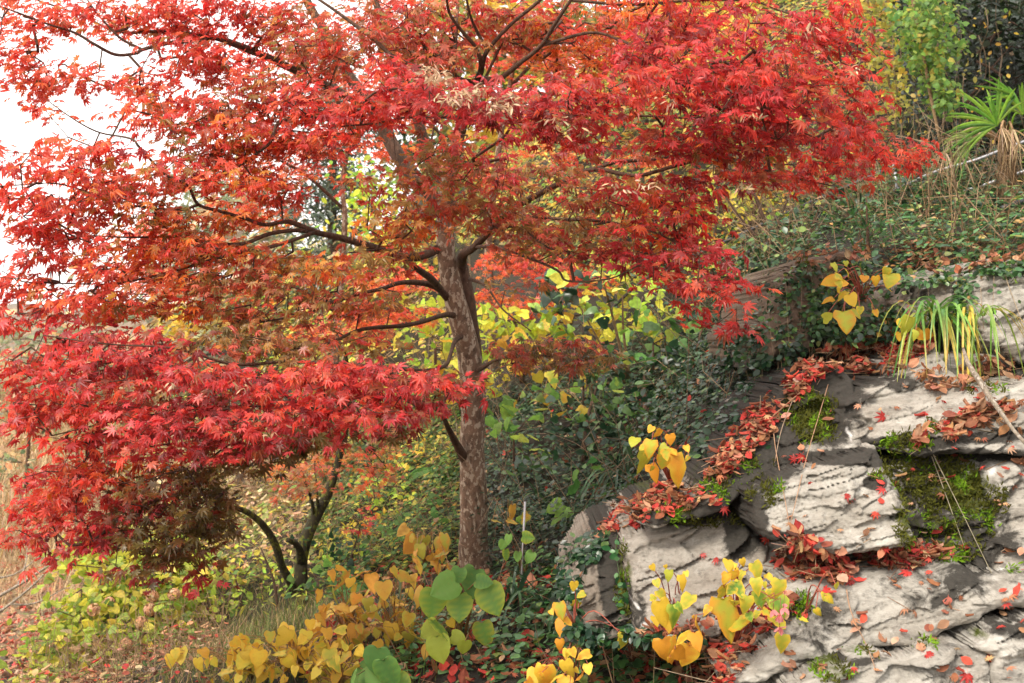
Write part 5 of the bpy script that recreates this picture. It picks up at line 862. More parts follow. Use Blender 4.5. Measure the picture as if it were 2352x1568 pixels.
def flower_heads():
    root = [o for o in scn.objects if o.name.startswith("bush")][0]
    for x, y, D in [(325, 1430, 8), (345, 1400, 8), (290, 1480, 7.8), (350, 1370, 8.2), (250, 1385, 8.2), (400, 1365, 8.2), (310, 1520, 7.6), (215, 1400, 8)]:
        mb = MB(); n = 90; q = unit(R.normal(size=(n, 3))); c = W(x, y, D - .25)
        mb.inst(T_OVAL, c + q * .045, frames(R.normal(size=(n, 3)), q), .03 * np.ones(n), pick(P_((.55, .30, .16, 3), (.62, .42, .25, 2), (.42, .2, .1, 2)), n))
        mb.build("flower_head", M_DRY, root)
flower_heads()

# ------------------------------------------------------------------ mossy old tree at lower left
maple("mossy_tree", "old mossy tree with dark leaning trunk and an arching mossy branch", None, W(690, 1395, 8),
 [('trunk', [(690, 1420, 7.9, 47.5), (692, 1360, 7.9, 37.4), (690, 1300, 7.9, 30.2), (702, 1240, 7.9, 27.4), (728, 1180, 7.9, 25.9), (750, 1140, 7.9, 23.0), (768, 1090, 7.9, 18.7), (784, 1030, 7.9, 15.8), (800, 960, 7.8, 13.0), (806, 880, 7.7, 9.4), (790, 800, 7.5, 6.5)]),
  ('limb', [(680, 1370, 7.9, 21.6), (664, 1330, 7.8, 20.2), (648, 1300, 7.7, 18.7), (634, 1255, 7.6, 18.0), (612, 1215, 7.5, 16.6), (580, 1184, 7.4, 15.1), (548, 1168, 7.3, 13.7), (510, 1162, 7.2, 10.8), (460, 1178, 7.1, 7.9), (410, 1200, 7.0, 5.0)]),
  ('limb', [(722, 1190, 7.9, 11.5), (716, 1150, 7.8, 7.9), (702, 1110, 7.7, 5.8), (690, 1060, 7.6, 3.6)]), ('limb', [(733, 1175, 7.9, 10.1), (728, 1140, 7.8, 6.5), (727, 1100, 7.8, 3.6)]),
  ('limb', [(692, 1290, 7.8, 21.6), (688, 1262, 7.7, 17.3), (676, 1246, 7.6, 13.0), (660, 1240, 7.5, 10.8)]), ('limb', [(790, 1010, 7.9, 7.2), (730, 1000, 7.5, 5.0), (650, 1040, 7.2, 2.9)]), ('limb', [(804, 900, 7.7, 6.5), (870, 940, 7.4, 4.3), (930, 980, 7.2, 2.2)])],
 [(690, 1080, 7.2, 60, 30, .4, 'OU', .8), (690, 1120, 7.1, 70, 24, .35, 'OU', .7), (770, 1050, 8.3, 70, 30, .3, 'U', .9), (860, 1030, 7.5, 50, 30, .3, 'UO', .7), (850, 1090, 7.3, 50, 40, .35, 'UO', .7), (640, 1060, 7.2, 60, 20, .3, 'O', .6), (880, 980, 7.2, 70, 26, .4, 'U', .8), (830, 1190, 7.4, 30, 30, .3, 'OR', .4)],
 leaf=.075, dens=.9, tmpl=T_MAPF, per=7, barkmat=M_MOSSBARK, limbmat=M_MOSSBARK)

# ------------------------------------------------------------------ broad leaved plants, leaf by leaf
CY, CO, CG, CYG, CDG = (.74, .50, .045), (.74, .33, .03), (.16, .30, .035), (.44, .45, .045), (.045, .13, .035)
def leaf_plant(name, label, cat, base, D, leaves, tmpl=None, mat=None, stemcol=(.45, .12, .08), group=None, depth=.12, stemr=.0022, flowers=(), bend=0.0, ncam=1.0, nrand=.48):
    """leaves: (x, y, length px, tip direction deg, colour, rim colour); base: photo point of the root"""
    tmpl = tmpl or T_HEART
    b0, _, ok = hit([base[0]], [base[1]]); B = b0[0] if ok[0] else W(base[0], base[1], D)
    root = thing(name, B, label, cat, group); ms = MB()
    if name == 'begonia': leaves = list(leaves) + [(x + R.normal() * 26, y + 10 + R.normal() * 22, L * R.uniform(.4, .75), a + R.normal() * 30, c0, c1) for x, y, L, a, c0, c1 in leaves if R.random() < .6]
    for i, (x, y, L, ang, c0, c1) in enumerate(leaves):
        d_ = D + depth * (R.random() - .5) * 2; c = W(x, y, d_); Lm = L / FPX * d_ * R.uniform(.7, 1.2)
        a = math.radians(ang + R.normal() * 8); tip = AR * math.cos(a) + AU * math.sin(a) + AF * (.25 * R.normal() - .15)
        nrm = -AF * ncam + np.array([0, 0, .55]) + R.normal(size=3) * nrand
        M = frames(tip[None], nrm[None]); start = c - M[0][:, 1] * Lm * .5
        ml = MB(); ml.inst(tmpl[i % len(tmpl)], start[None], M, np.array([Lm]), np.array([c0]) * (.9 + .2 * R.random()), np.array([c1]) * (.9 + .2 * R.random()))
        ml.build("leaf", mat or M_VEIN, root, smooth=True)
        mid = (start + B) / 2 + np.array([0, 0, .10 * np.linalg.norm(start - B) + .02]) + R.normal(size=3) * .015
        tube(ms, smooth_path(np.array([B, mid, start + M[0][:, 2] * -.003]), 4), np.linspace(stemr * 1.4, stemr * .6, 9), 5, stemcol)
    ms.build("stem", M_STEM, root, smooth=True)
    for (x, y) in flowers:
        c = W(x, y, D - .14); mf = MB(); n = 5
        d = np.array([0, 0, -1.]) + R.normal(size=(n, 3)) * .35
        mf.inst(T_OVAL, np.repeat(c[None], n, 0), frames(d, R.normal(size=(n, 3))), .026 * np.ones(n), np.array([[.75, .30, .30]]))
        tube(mf, np.array([c, c + np.array([.004, 0, .05]), B * .25 + c * .75 + np.array([0, 0, .06])]), .0012, 4, (.6, .16, .16))
        mf.build("flower", M_BROAD, root)
    return root
m, t, b = nodes("leaf_veined"); M_VEIN = m
at = attr(t, "col"); nz = noise(t, mapping(t), 60, 5, .7); c = mixc(t, ramp(t, nz, [(.55, (0, 0, 0)), (.75, (.5, .5, .5))]), at.outputs["Color"], mixc(t, .65, at.outputs["Color"], (.34, .14, .03)))
t.links.new(c, b.inputs["Base Color"]); b.inputs["Roughness"].default_value = .5; b.inputs["Specular IOR Level"].default_value = .3; bump(t, b, nz, .25, .004)
tr = t.nodes.new("ShaderNodeBsdfTranslucent"); t.links.new(c, tr.inputs[0]); mi = t.nodes.new("ShaderNodeMixShader"); mi.inputs[0].default_value = .3
t.links.new(b.outputs[0], mi.inputs[1]); t.links.new(tr.outputs[0], mi.inputs[2]); t.links.new(mi.outputs[0], t.nodes["Material Output"].inputs[0])
M_STEM = leaf_mat("plant_stem", .5, .3, .1, 1.2)
z9 = lambda L: [(1535 + x * .36, 1003.7 + y * .36, l * .31, a, c0, c1) for x, y, l, a, c0, c1 in L]
z8 = lambda L: [(767.5 + x * .36, 1003.7 + y * .36, l * .32, a, c0, c1) for x, y, l, a, c0, c1 in L]
zb = lambda L: [(767.5 + x * .36, 1003.7 + y * .36, l * .36, a, c0, c1) for x, y, l, a, c0, c1 in L]
z6 = lambda L: [(1535 + x * .3578, 502 + y * .3578, l * .38, a, c0, c1) for x, y, l, a, c0, c1 in L]

leaf_plant("begonia", "largest begonia with yellow and lime heart leaves on the pale rock, pink flowers", "plant", (1690, 1480), 3.42, z9([
 (385, 820, 85, -100, CY, CY), (370, 905, 120, -110, CY, CO), (460, 875, 100, -100, CYG, CY), (570, 855, 125, -80, CYG, CY), (450, 985, 140, -100, CG, CY), (560, 935, 120, -80, CYG, CY), (585, 1040, 170, -80, CG, CYG), (400, 1150, 260, -92, CYG, CO), (710, 965, 140, -95, CYG, CY), (715, 1090, 130, -80, CG, CYG), (708, 1195, 170, -90, CYG, CY), (500, 1060, 100, -90, CYG, CY), (300, 1085, 80, -90, CO, CO), (650, 890, 80, -80, CY, CY), (480, 800, 70, -80, CY, CY), (350, 1000, 110, -100, CYG, CY), (640, 1130, 100, -70, CYG, CO), (250, 1090, 70, -100, CO, CY), (520, 1150, 90, -80, CG, CYG), (420, 1040, 120, -110, CYG, CY)]),
 flowers=[(1776, 1400), (1791, 1412), (1800, 1395), (1790, 1440)])
leaf_plant("begonia", "begonia with large orange yellow heart leaves at the rock foot left of the largest one", "plant", (1560, 1540), 3.55, z8([
 (2060, 935, 80, -70, CYG, CY), (2140, 885, 80, -100, CYG, CYG), (2235, 920, 90, -95, CY, CY), (2090, 1010, 90, -80, CYG, CY), (2255, 1060, 160, -85, CYG, CY), (2185, 1120, 120, -90, CG, CYG), (2100, 1130, 160, -85, CY, CY), (2230, 1270, 130, -90, CO, CY), (2110, 1370, 230, -70, CO, CO), (2245, 1400, 170, -100, CO, CY), (2140, 1200, 110, -95, CY, CO), (2290, 1180, 120, -80, CO, CY), (2035, 835, 50, -60, CY, CY), (2320, 1300, 110, -80, CO, CO), (2180, 1320, 90, -90, CO, CY)]))
leaf_plant("begonia", "low begonia with bright orange yellow leaves at the bottom edge", "plant", (1320, 1568), 3.9, z8([
 (1480, 1385, 100, -100, CY, CY), (1590, 1390, 130, -120, CO, CY), (1485, 1480, 110, -80, CY, CY), (1572, 1535, 110, -90, CO, CO), (1625, 1485, 80, -90, CY, CY), (1350, 1540, 140, -80, CO, CY), (1270, 1540, 120, -100, CY, CY), (1415, 1530, 90, -90, CY, CO), (1310, 1500, 90, -100, CY, CY), (1250, 1590, 130, -70, CO, CO), (1480, 1590, 130, -90, CY, CO)]))
leaf_plant("begonia", "few small yellow heart leaves hanging before the small rounded rock at the left end", "plant", (1320, 1440), 4.05, z8([
 (1530, 955, 75, -90, CY, CY), (1450, 1105, 110, -80, CYG, CO), (1540, 1080, 105, -125, CYG, CY), (1448, 1215, 100, -95, CO, CO), (1490, 1180, 60, -80, CO, CY), (1850, 1290, 90, -100, CYG, CY)]))
leaf_plant("begonia", "begonia with dull yellow leaves and one large orange leaf on the rock shoulder in shade", "plant", (1540, 1110), 4.05,
 [(1455, 1015, 28, -90, CYG, CYG), (1512, 997, 28, -110, CO, CY), (1495, 1026, 38, -100, CYG, CO), (1540, 1010, 28, -80, CO, CO), (1530, 1046, 36, -90, CYG, CO), (1488, 1056, 44, -110, CYG, CYG), (1522, 1062, 40, -90, CYG, CO), (1562, 1078, 62, -80, CO, CY), (1505, 1080, 32, -90, CO, CO), (1545, 1036, 26, -60, CY, CO), (1475, 1030, 24, -120, CYG, CY)])
leaf_plant("begonia", "trailing begonia with scattered yellow leaves beside the brown boulder", "plant", (1980, 690), 4.7,
 [(1911, 645, 46, -160, CY, CO), (1929, 634, 26, -60, CYG, CY), (2014, 645, 32, -80, CY, CO), (2043, 643, 30, -95, CYG, CY), (2040, 665, 26, -100, CO, CY), (2034, 624, 20, -90, CYG, CY), (1957, 690, 30, -70, CY, CY), (1934, 677, 24, -120, CY, CYG), (1966, 713, 32, -70, CYG, CY), (1943, 738, 50, -80, CYG, CO), (1904, 726, 38, 20, CYG, CYG), (1950, 622, 24, -60, CYG, CY), (1985, 640, 20, -90, CO, CO), (1920, 612, 22, -60, CYG, CYG)])
leaf_plant("begonia", "pair of lime heart leaves beside the strap leaf clump", "plant", (2110, 775), 4.35, [(2072, 742, 34, -70, CYG, CY), (2087, 750, 38, -110, CYG, CYG), (2110, 765, 30, -20, CO, CY), (2135, 770, 26, -10, CO, CO), (2066, 775, 26, -100, CY, CO)])
leaf_plant("creeping_plant", "pair of yellow heart leaves lying low on the smooth rock block", "plant", (1850, 1410), 3.36, z9([(995, 1020, 80, -120, CYG, CY), (1035, 1035, 80, -60, CY, CYG), (955, 1120, 90, -70, CY, CYG), (1075, 955, 70, -60, CYG, CY), (870, 1170, 60, -60, CY, CYG)]))
BG, BY, BK = (.16, .31, .06), (.36, .42, .05), (.10, .22, .055)
leaf_plant("broadleaf_plant", "large plant with broad matt green heart leaves at the foot of the maple trunk", "plant", (1060, 1500), 4.75, zb([
 (700, 965, 240, -150, BG, BG), (880, 945, 210, -85, BK, BG), (960, 920, 130, -30, BK, BG), (800, 1090, 200, -95, BG, BY), (1010, 1045, 190, -65, BG, BY), (630, 1070, 190, -110, BG, BY), (600, 1235, 170, -150, BY, BY), (690, 1235, 170, -65, BG, BY), (672, 1360, 200, -80, BY, BY), (960, 1265, 210, -78, BG, (.42, .42, .05)), (795, 1280, 130, -10, BY, BY), (830, 1345, 80, -90, BY, BY), (790, 890, 120, -110, BK, BG), (750, 1190, 80, -60, CY, CY)]),
 [T_BIG], stemcol=(.28, .15, .06), stemr=.004, depth=.10, ncam=1.3)
leaf_plant("broadleaf_plant", "broad dark green leaved plant cut by the bottom edge", "plant", (870, 1600), 4.6, zb([
 (270, 1435, 170, -110, BK, BK), (190, 1520, 220, -150, BG, BK), (350, 1515, 170, -60, BK, BG), (320, 1570, 190, -80, BG, BG), (110, 1560, 160, -160, BG, BG), (440, 1570, 150, -50, BG, BY), (240, 1600, 200, -100, BK, BG)]), [T_BIG], stemcol=(.2, .2, .06), stemr=.004, ncam=1.2)
leaf_plant("broadleaf_plant", "small green leaved plant growing beside the white stake", "plant", (1200, 1330), 5.4, z8([
 (1110, 655, 90, -90, BG, BG), (1100, 755, 110, -80, BG, BY), (1170, 765, 100, -95, BG, BG), (1240, 640, 100, -20, BG, BY), (1245, 770, 95, -100, BG, BG), (1216, 835, 95, -85, BG, BG), (1290, 845, 60, -40, BG, BG), (1075, 690, 70, -120, BG, BG)]), [T_BIG], stemcol=(.2, .14, .06), ncam=1.0)
def yellow_clump(label, cx, cy, rx, ry, n, D, pal, Lr=(20, 40)):
    L = []
    for i in range(n):
        x = cx + rx * R.normal() * .5; y = cy + ry * R.normal() * .5; c = pick(pal, 2, .08)
        L.append((x, y, R.uniform(*Lr), -90 + R.normal() * 34, tuple(c[0] * R.uniform(.8, 1.1)), tuple(c[1])))
    leaf_plant("yellow_plant", label, "plant", (cx, cy + ry * .7), D, L, None, None, (.40, .22, .08), "yellow drooping plants on the bank", .3, ncam=.55, nrand=.8)
YO2 = P_((.80, .56, .07, 5), (.78, .44, .05, 3), (.66, .58, .08, 2), (.44, .46, .07, 1)); YO3 = P_((.72, .36, .06, 5), (.76, .48, .08, 3), (.46, .45, .07, 2))
yellow_clump("yellow drooping plant at the lower edge of its bank, nearest the bottom grass", 570, 1530, 120, 50, 60, 5.1, YO2)
yellow_clump("dense golden drooping plant in the middle of the yellow bank", 680, 1500, 130, 70, 75, 5.2, YO2)
yellow_clump("bright yellow drooping plant beside the dark green plant at the bottom edge", 780, 1540, 120, 50, 55, 4.9, YO2)
yellow_clump("orange hanging leaves uppermost on the yellow bank below the mossy tree", 800, 1400, 70, 90, 46, 5.5, YO3)
yellow_clump("yellow green hanging leaves beside the large broadleaf plant", 905, 1420, 80, 90, 46, 5.2, P_((.60, .34, .05, 3), (.46, .42, .06, 4), (.66, .42, .06, 3)))
yellow_clump("small yellow leaves left of the maple base", 975, 1265, 60, 50, 18, 6.0, YO3)
yellow_clump("scattered small yellow leaves above the dark ivy right of the trunk", 1250, 905, 130, 50, 12, 7.4, P_((.66, .50, .06, 3), (.40, .42, .06, 3), (.70, .40, .05, 2)), (20, 38))
yellow_clump("two or three tan yellow leaves standing behind the white stake", 1170, 1200, 30, 20, 5, 5.9, YO3)

# ------------------------------------------------------------------ strap leaved clumps, ferns, palm
def straps(name, label, px, py, D, n, L, wd, pal, up=.8, droop=1.6, side=(0, 0, 0), tip=None, group=None, mat=None, seg=9):
    h, nrm, ok = hit([px], [py]); B = W(px, py, D) if D else h[0] - AF * .02
    root = thing(name, B, label, "plant", group); mb = MB()
    for i in range(n):
        a = R.random() * 6.283; out = np.array([math.cos(a), math.sin(a) * .8 - .25, 0]) + np.array(side); ll = L * R.uniform(.6, 1.15); dr = droop * R.uniform(.6, 1.3); uu = up * R.uniform(.6, 1.2)
        s = np.linspace(0, 1, seg); P = B + R.normal(size=3) * np.array([.03, .03, .005]) + out * (ll * .62 * s)[:, None] + np.array([0, 0, 1.]) * (ll * (uu * s - dr * .5 * s * s * (1 + .6 * s)))[:, None]
        sd = unit(np.cross(np.gradient(P, axis=0), [0, 0, 1.]) + 1e-4) ; w = wd * np.sin(np.pi * np.clip(.12 + .88 * s, 0, 1)) ** .6 * R.uniform(.7, 1.2); w[-1] = 0
        cr = np.cross(sd, unit(np.gradient(P, axis=0)))
        V = np.stack([P - sd * w[:, None] / 2 + cr * w[:, None] * .18, P, P + sd * w[:, None] / 2 + cr * w[:, None] * .18], 1).reshape(-1, 3)
        f = np.array([[3 * k + j, 3 * k + j + 1, 3 * k + j + 4, 3 * k + j + 3] for k in range(seg - 1) for j in range(2)])
        c = pick(pal, 1, .12)[0]; cc = np.repeat(np.broadcast_to(c, (seg, 3)), 3, 0)
        if tip is not None and R.random() < .4:
            tw = np.repeat(np.clip(s * 2 - R.uniform(.7, 1.5), 0, 1), 3)[:, None]; cc = cc * (1 - tw) + np.array(tip) * tw
        mb.add(V, {4: f}, cc)
    mb.build("foliage", mat or M_STRAP, root, smooth=True); return root
M_STRAP = leaf_mat("strap_leaf", .35, .45, .22, 1.3)
SG = P_((.10, .26, .045, 4), (.16, .32, .05, 3), (.36, .40, .06, 1)); SDK = P_((.035, .085, .04, 4), (.06, .13, .05, 3), (.12, .18, .06, 1))
straps("strap_leaf_clump", "bright green strap leaf clump with yellowing tips hanging over the grey rock", 2150, 735, 4.5, 60, .34, .013, SG, .8, 1.75, (-.05, -.35, 0), (.62, .42, .08))
straps("strap_leaf_clump", "yellowing strap leaf clump to the right of the bright green one", 2240, 725, 4.42, 22, .32, .012, P_((.22, .38, .06, 4), (.60, .46, .07, 2), (.55, .34, .10, 1)), .7, 2.4, (.15, -.3, 0), (.66, .36, .08))
straps("strap_leaf_clump", "dark arching strap leaf clump in shade beside the rock shoulder", 1440, 1100, 0, 34, .55, .022, SDK, 1.0, 1.6, (-.1, -.2, 0))
straps("strap_leaf_clump", "dark strap leaf clump uphill of the white stake", 1270, 1190, 0, 34, .55, .02, SDK, 1.0, 1.5, (0, -.2, 0))
straps("strap_leaf_clump", "dark strap leaf clump between the white stake and the leftmost rock", 1265, 1400, 0, 30, .45, .02, SDK, 1.0, 1.6, (0, -.2, 0))
straps("strap_leaf_clump", "loose grey green strap leaves right behind the broadleaf plant", 1170, 1400, 0, 20, .45, .022, SDK, 1.0, 1.3, (.1, -.2, 0))
straps("strap_leaf_clump", "grey green strap leaves arching over the yellow plants beside the broadleaf plant", 955, 1400, 0, 12, .45, .016, P_((.09, .15, .07, 1), (.16, .22, .10, 1)), .9, 1.5, (-.3, -.2, 0))
straps("strap_leaf_clump", "dark strap leaf clump in the ivy right of the trunk above the stake", 1200, 1100, 0, 22, .42, .016, SDK, .9, 1.5, (0, -.2, 0))
def fern(px, py, n, L, label):
    h, _, ok = hit([px], [py]); B = h[0]; root = thing("fern", B, label, "plant"); mb = MB()
    for i in range(n):
        a = -math.pi / 2 + R.normal() * 1.1; out = np.array([math.cos(a), math.sin(a), 0]); s = np.linspace(0, 1, 26); ll = L * R.uniform(.7, 1.1)
        P = B + out * (ll * s)[:, None] + np.array([0, 0, 1.]) * (ll * (.7 * s - .9 * s * s))[:, None]; T = unit(np.gradient(P, axis=0)); sd = unit(np.cross(T, [0, 0, 1.]))
        tube(mb, P[::3], .0015, 4, (.2, .2, .06)); nn = np.cross(sd, T)
        for g in (-1, 1):
            mb.inst(T_NARROW, P, frames(sd * g + T * .4, nn + .1 * R.normal(size=nn.shape)), ll * .26 * np.sin(np.pi * np.clip(.15 + .85 * s, 0, 1)) + .004, pick(P_((.08, .19, .04, 3), (.12, .24, .05, 2)), 26))
    mb.build("foliage", M_VINE, root); return root
fern(1020, 1090, 7, .5, "green fern with long fronds just left of the maple trunk"); fern(850, 1350, 5, .35, "small fern low in the undergrowth above the yellow plants")

def palm():
    base = W(2316, 480, 7.2); root = thing("palm", base, "fan palm with green fans and drooping dead fans above the right bank", "palm")
    mb = MB(); pxtube(mb, [(2316, 500, 7.2, 40), (2318, 420, 7.2, 36), (2312, 350, 7.2, 34), (2310, 290, 7.2, 26)], 12, (.2, .13, .08), .3, 5)
    n = 260; A = W(2314 + R.normal(size=n) * 9, 300 + 190 * R.random(n), 7.1 + .06 * R.normal(size=n)); segs(mb, A, A + np.c_[.03 * R.normal(size=n), .03 * R.normal(size=n), -.12 - .22 * R.random(n)], .004, .0015, pick(P_((.26, .17, .10, 1), (.36, .25, .15, 1), (.15, .09, .05, 1)), n), 3)
    mb.build("trunk", M_TAN, root)
    def fan(hx, hy, D, ang, spread, Rm, n, droop, pal, name, fold=.3, toward=.2):
        H = W(hx, hy, D); mf = MB()
        for k in range(n):
            a = math.radians(ang + spread * (k / (n - 1) - .5) + R.normal() * 2); d = AR * math.cos(a) + AU * math.sin(a) - AF * toward * R.uniform(-.6, 1.4) + R.normal(size=3) * (.22 if name == 'dead_frond' else .05)
            s = np.linspace(0, 1, 8); l = Rm * R.uniform(.55 if name == 'dead_frond' else .8, 1.1); P = H + d * (l * s)[:, None] + np.array([0, 0, -1.]) * (droop * l * s ** 2.2 * R.uniform(.7, 1.3))[:, None]
            w = .034 * Rm / .6 * np.array([.25, .6, .85, 1, .9, .7, .45, 0.02]); sd = unit(np.cross(np.gradient(P, axis=0), AF + .4 * AU))
            V = np.stack([P - sd * w[:, None] / 2, P - AF * w[:, None] * fold, P + sd * w[:, None] / 2], 1).reshape(-1, 3)
            f = np.array([[3 * q + j, 3 * q + j + 1, 3 * q + j + 4, 3 * q + j + 3] for q in range(7) for j in range(2)])
            mf.add(V, {4: f}, pick(pal, 1, .12)[0])
        tube(mf, smooth_path(np.array([W(2312, 330, 7.2), (W(2312, 300, 7.1) + H) / 2 + np.array([0, 0, .05]), H]), 4), .008, 6, pick(pal, 1)[0])
        mf.build(name, M_STRAP if name == "frond" else M_DRY, root)
    G_ = P_((.16, .34, .04, 3), (.26, .44, .05, 3), (.09, .22, .04, 2)); Dd = P_((.50, .36, .20, 3), (.58, .44, .28, 2), (.38, .24, .12, 2))
    fan(2290, 288, 6.9, 135, 150, .36, 24, .30, G_, "frond"); fan(2350, 262, 7.0, 80, 160, .34, 20, .35, G_, "frond"); fan(2330, 218, 6.9, 168, 40, .25, 8, .1, G_, "frond")
    fan(2240, 320, 6.9, 190, 90, .24, 12, .5, P_((.14, .26, .06, 2), (.3, .36, .12, 1)), "frond"); fan(2400, 330, 7.0, 20, 150, .35, 18, .4, G_, "frond")
    for hx, hy, D, an, sp, Rm, n in [(2300, 292, 6.8, -80, 150, .11, 9), (2325, 296, 6.85, -100, 120, .13, 9), (2172, 350, 6.9, -120, 130, .11, 10), (2200, 345, 6.95, -80, 130, .13, 8), (2185, 318, 6.95, -150, 100, .09, 7), (2340, 330, 6.9, -95, 130, .12, 8)]:
        fan(hx, hy, D, an, sp, Rm, n, .9, Dd, "dead_frond", .1, .45)
palm()
blobtree("conifer_seedling", "small feathery dark green conifer seedling on the bank above the brown boulder", "shrub", W(1995, 575, 6.3), [[(1995, 580, 6.3, 8), (1992, 520, 6.3, 6), (1990, 450, 6.3, 3)]],
 [(1960, 520, 6.3, 26, 26, .12), (2000, 500, 6.3, 34, 34, .14), (2030, 530, 6.3, 26, 26, .12), (1990, 550, 6.3, 46, 24, .14)], P_((.05, .13, .03, 3), (.09, .18, .04, 2), (.03, .08, .02, 2)), .05, T_NARROW, 12, 2.2, M_VINE, up=(0, -.5, .2), down=-.7, tilt=.8)

# ------------------------------------------------------------------ vines
def vine(label, stem, fol, pal, leaf, D, stemc=(.42, .28, .17), dens=1.0):
    s0 = np.array(stem[-1], float); root = thing("vine", W(s0[0], s0[1], s0[2]), label, "vine"); ms = MB(); pxtube(ms, stem, 6, stemc, .15, 3, 5); o = ms.build("stem", M_TAN, root, smooth=True)
    ml = MB()
    for (x, y, rx, ry, rd, n) in fol:
        n = int(n * dens); C = blob_clusters(x, y, D, rx, ry, rd, n); d, nn = leaf_dirs(n, (0, -.9, .5), .45, .6); c = pick(pal, n, .15)
        q = R.random(n) < .5
        for s_, tm in ((q, T_OVAL), (~q, T_HEART[1])): ml.inst(tm, C[s_], frames(d, nn)[s_], (leaf * (.6 + .7 * R.random(n)))[s_], c[s_], c[s_] * 1.1)
    ml.build("foliage", M_VINE, root)
VG = P_((.20, .34, .07, 4), (.28, .40, .08, 3), (.13, .24, .06, 3), (.50, .44, .08, 1))
vine("long tan hanging stem wrapped in a column of green vine leaves", [(2095, -40, 8.0, 9), (2100, 20, 8.0, 9), (2120, 120, 8.0, 8), (2136, 210, 8.0, 8), (2160, 330, 8.0, 7)], [(2140, 30, 60, 60, .3, 190), (2120, 110, 50, 60, .3, 170), (2150, 170, 40, 60, .25, 150), (2170, 230, 40, 40, .25, 110), (2080, 50, 40, 60, .3, 90), (2190, 90, 30, 50, .2, 60)], VG, .044, 8.0, dens=1.5)
vine("yellow leaved hanging vine at the top right of the maple crown", [(1990, -40, 8.4, 6), (2000, 60, 8.4, 6), (2040, 180, 8.4, 5), (2060, 300, 8.4, 4)], [(1990, 10, 60, 50, .3, 150), (2040, 40, 40, 50, .3, 70), (2010, 110, 50, 50, .3, 70), (2050, 170, 40, 50, .3, 70), (2060, 240, 40, 40, .3, 50)], P_((.56, .46, .07, 3), (.42, .40, .07, 3), (.30, .30, .07, 3), (.50, .32, .08, 1)), .044, 8.4, dens=1.2)
def dry_vines():
    root = thing("vine", W(1980, -20, 8.6), "tangle of thin dry vine stems hanging before the hillside at the upper right", "vine"); mb = MB()
    for i in range(30):
        x = R.uniform(1740, 2330); y0 = R.uniform(-60, 180); L = R.uniform(120, 330); D = R.uniform(8.2, 9.4); w = 22 * R.normal(size=4)
        pxtube(mb, [(x, y0, D, 2.4), (x + w[0] * .4, y0 + L * .3, D + .1 * R.normal(), 2.2), (x + w[1] * .7, y0 + L * .65, D + .1 * R.normal(), 2), (x + w[2], y0 + L, D, 2)], 4, np.array([.34, .24, .15]) * R.uniform(.4, 1.2), .1, i, 3)
    o = mb.build("stem", M_STEM, root)
    n = 420; ml = MB(); C = W(R.uniform(1740, 2330, n), R.uniform(-20, 400, n), R.uniform(8.2, 9.4, n)); d, nn = leaf_dirs(n, (0, -.8, .5), .5, .5); c = pick(OLIVE + YEL + P_((.16, .30, .06, 4)), n); ml.inst(T_OVAL, C, frames(d, nn), .04 * (.6 + .8 * R.random(n)), c); ml.build("foliage", M_VINE, root)
dry_vines()
def rock_hits(pts):
    a = np.array(pts, float); h, n, ok = hit(a[:, 0], a[:, 1]); return h[ok], n[ok]
def trailing(label, pts, leafy, col=(.42, .25, .15), r=.0022, off=.03, pal=None, ls=.022):
    P = smooth_path(np.array(pts, float), 6); h, n = rock_hits(P)
    if len(h) < 3: return
    h = h - AF * off; d = (h - EYE) @ AF; k = np.minimum.accumulate(d[::-1])[::-1] if False else d
    h = h.copy()
    for _ in range(3): h[1:-1] = (h[:-2] + h[2:] + h[1:-1]) / 3
    root = thing("trailing_stem", h[0], label, "stem", "stems trailing over the rock"); mb = MB(); tube(mb, h, np.linspace(r, r * .6, len(h)), 5, col); mb.build("stem", M_STEM, root, smooth=True)
    if leafy:
        m_ = leafy; i = R.integers(0, len(h), m_); p = h[i] + R.normal(size=(m_, 3)) * .012 - AF * .01; dd, nn = leaf_dirs(m_, -AF, .4, .4)
        ml = MB(); ml.inst(T_OVAL, p, frames(dd, nn), ls * (.7 + .6 * R.random(m_)), pick(pal or IVYG, m_)); ml.build("foliage", M_GLOSS, root)
trailing("creeper with small round green leaves hanging down the mossy groove of the left rock", [(1425, 1190), (1412, 1260), (1424, 1330), (1430, 1400)], 26, (.1, .16, .06), .0014, .03, P_((.05, .17, .06, 1), (.09, .22, .08, 1)), .034)
trailing("thin straight brown stem leaning across the top of the pale layered face", [(1911, 835), (1880, 940), (1846, 1053), (1820, 1160), (1794, 1263)], 0)
trailing("thin dry stem hanging from the mossy shoulder, left of the straight brown stem", [(1770, 930), (1774, 1010), (1790, 1100), (1808, 1200)], 4)
trailing("dry stem trailing from red leaves down the mossy shoulder", [(1818, 913), (1790, 985), (1775, 1060)], 0, (.36, .26, .18))
trailing("wiry stem running down the moss beside the white streak", [(2125, 1025), (2160, 1120), (2208, 1256)], 0, (.3, .26, .17))
trailing("second wiry stem crossing the moss towards the right end of the ledge", [(2128, 1025), (2190, 1150), (2269, 1313)], 0, (.3, .26, .17))
trailing("curving tan stem drooping over the smooth rock block below the ledge", [(1938, 1349), (1945, 1390), (1960, 1428), (1985, 1480), (2003, 1529)], 0)
trailing("bent tan twigs sticking out of the red leaf drift on the upper ledge", [(2020, 800), (2070, 790), (2110, 782), (2150, 800)], 0, (.45, .30, .17), .004)
trailing("creeper with small leaves hanging down the brown boulder", [(1865, 610), (1860, 680), (1845, 760), (1830, 830)], 22, (.1, .14, .05), .0014)
trailing("leafy creeper hanging between the small grey boulder and the right boulder", [(2195, 590), (2200, 650), (2190, 710), (2200, 750)], 40, (.2, .16, .08), .003, .04, IVYL, .034)
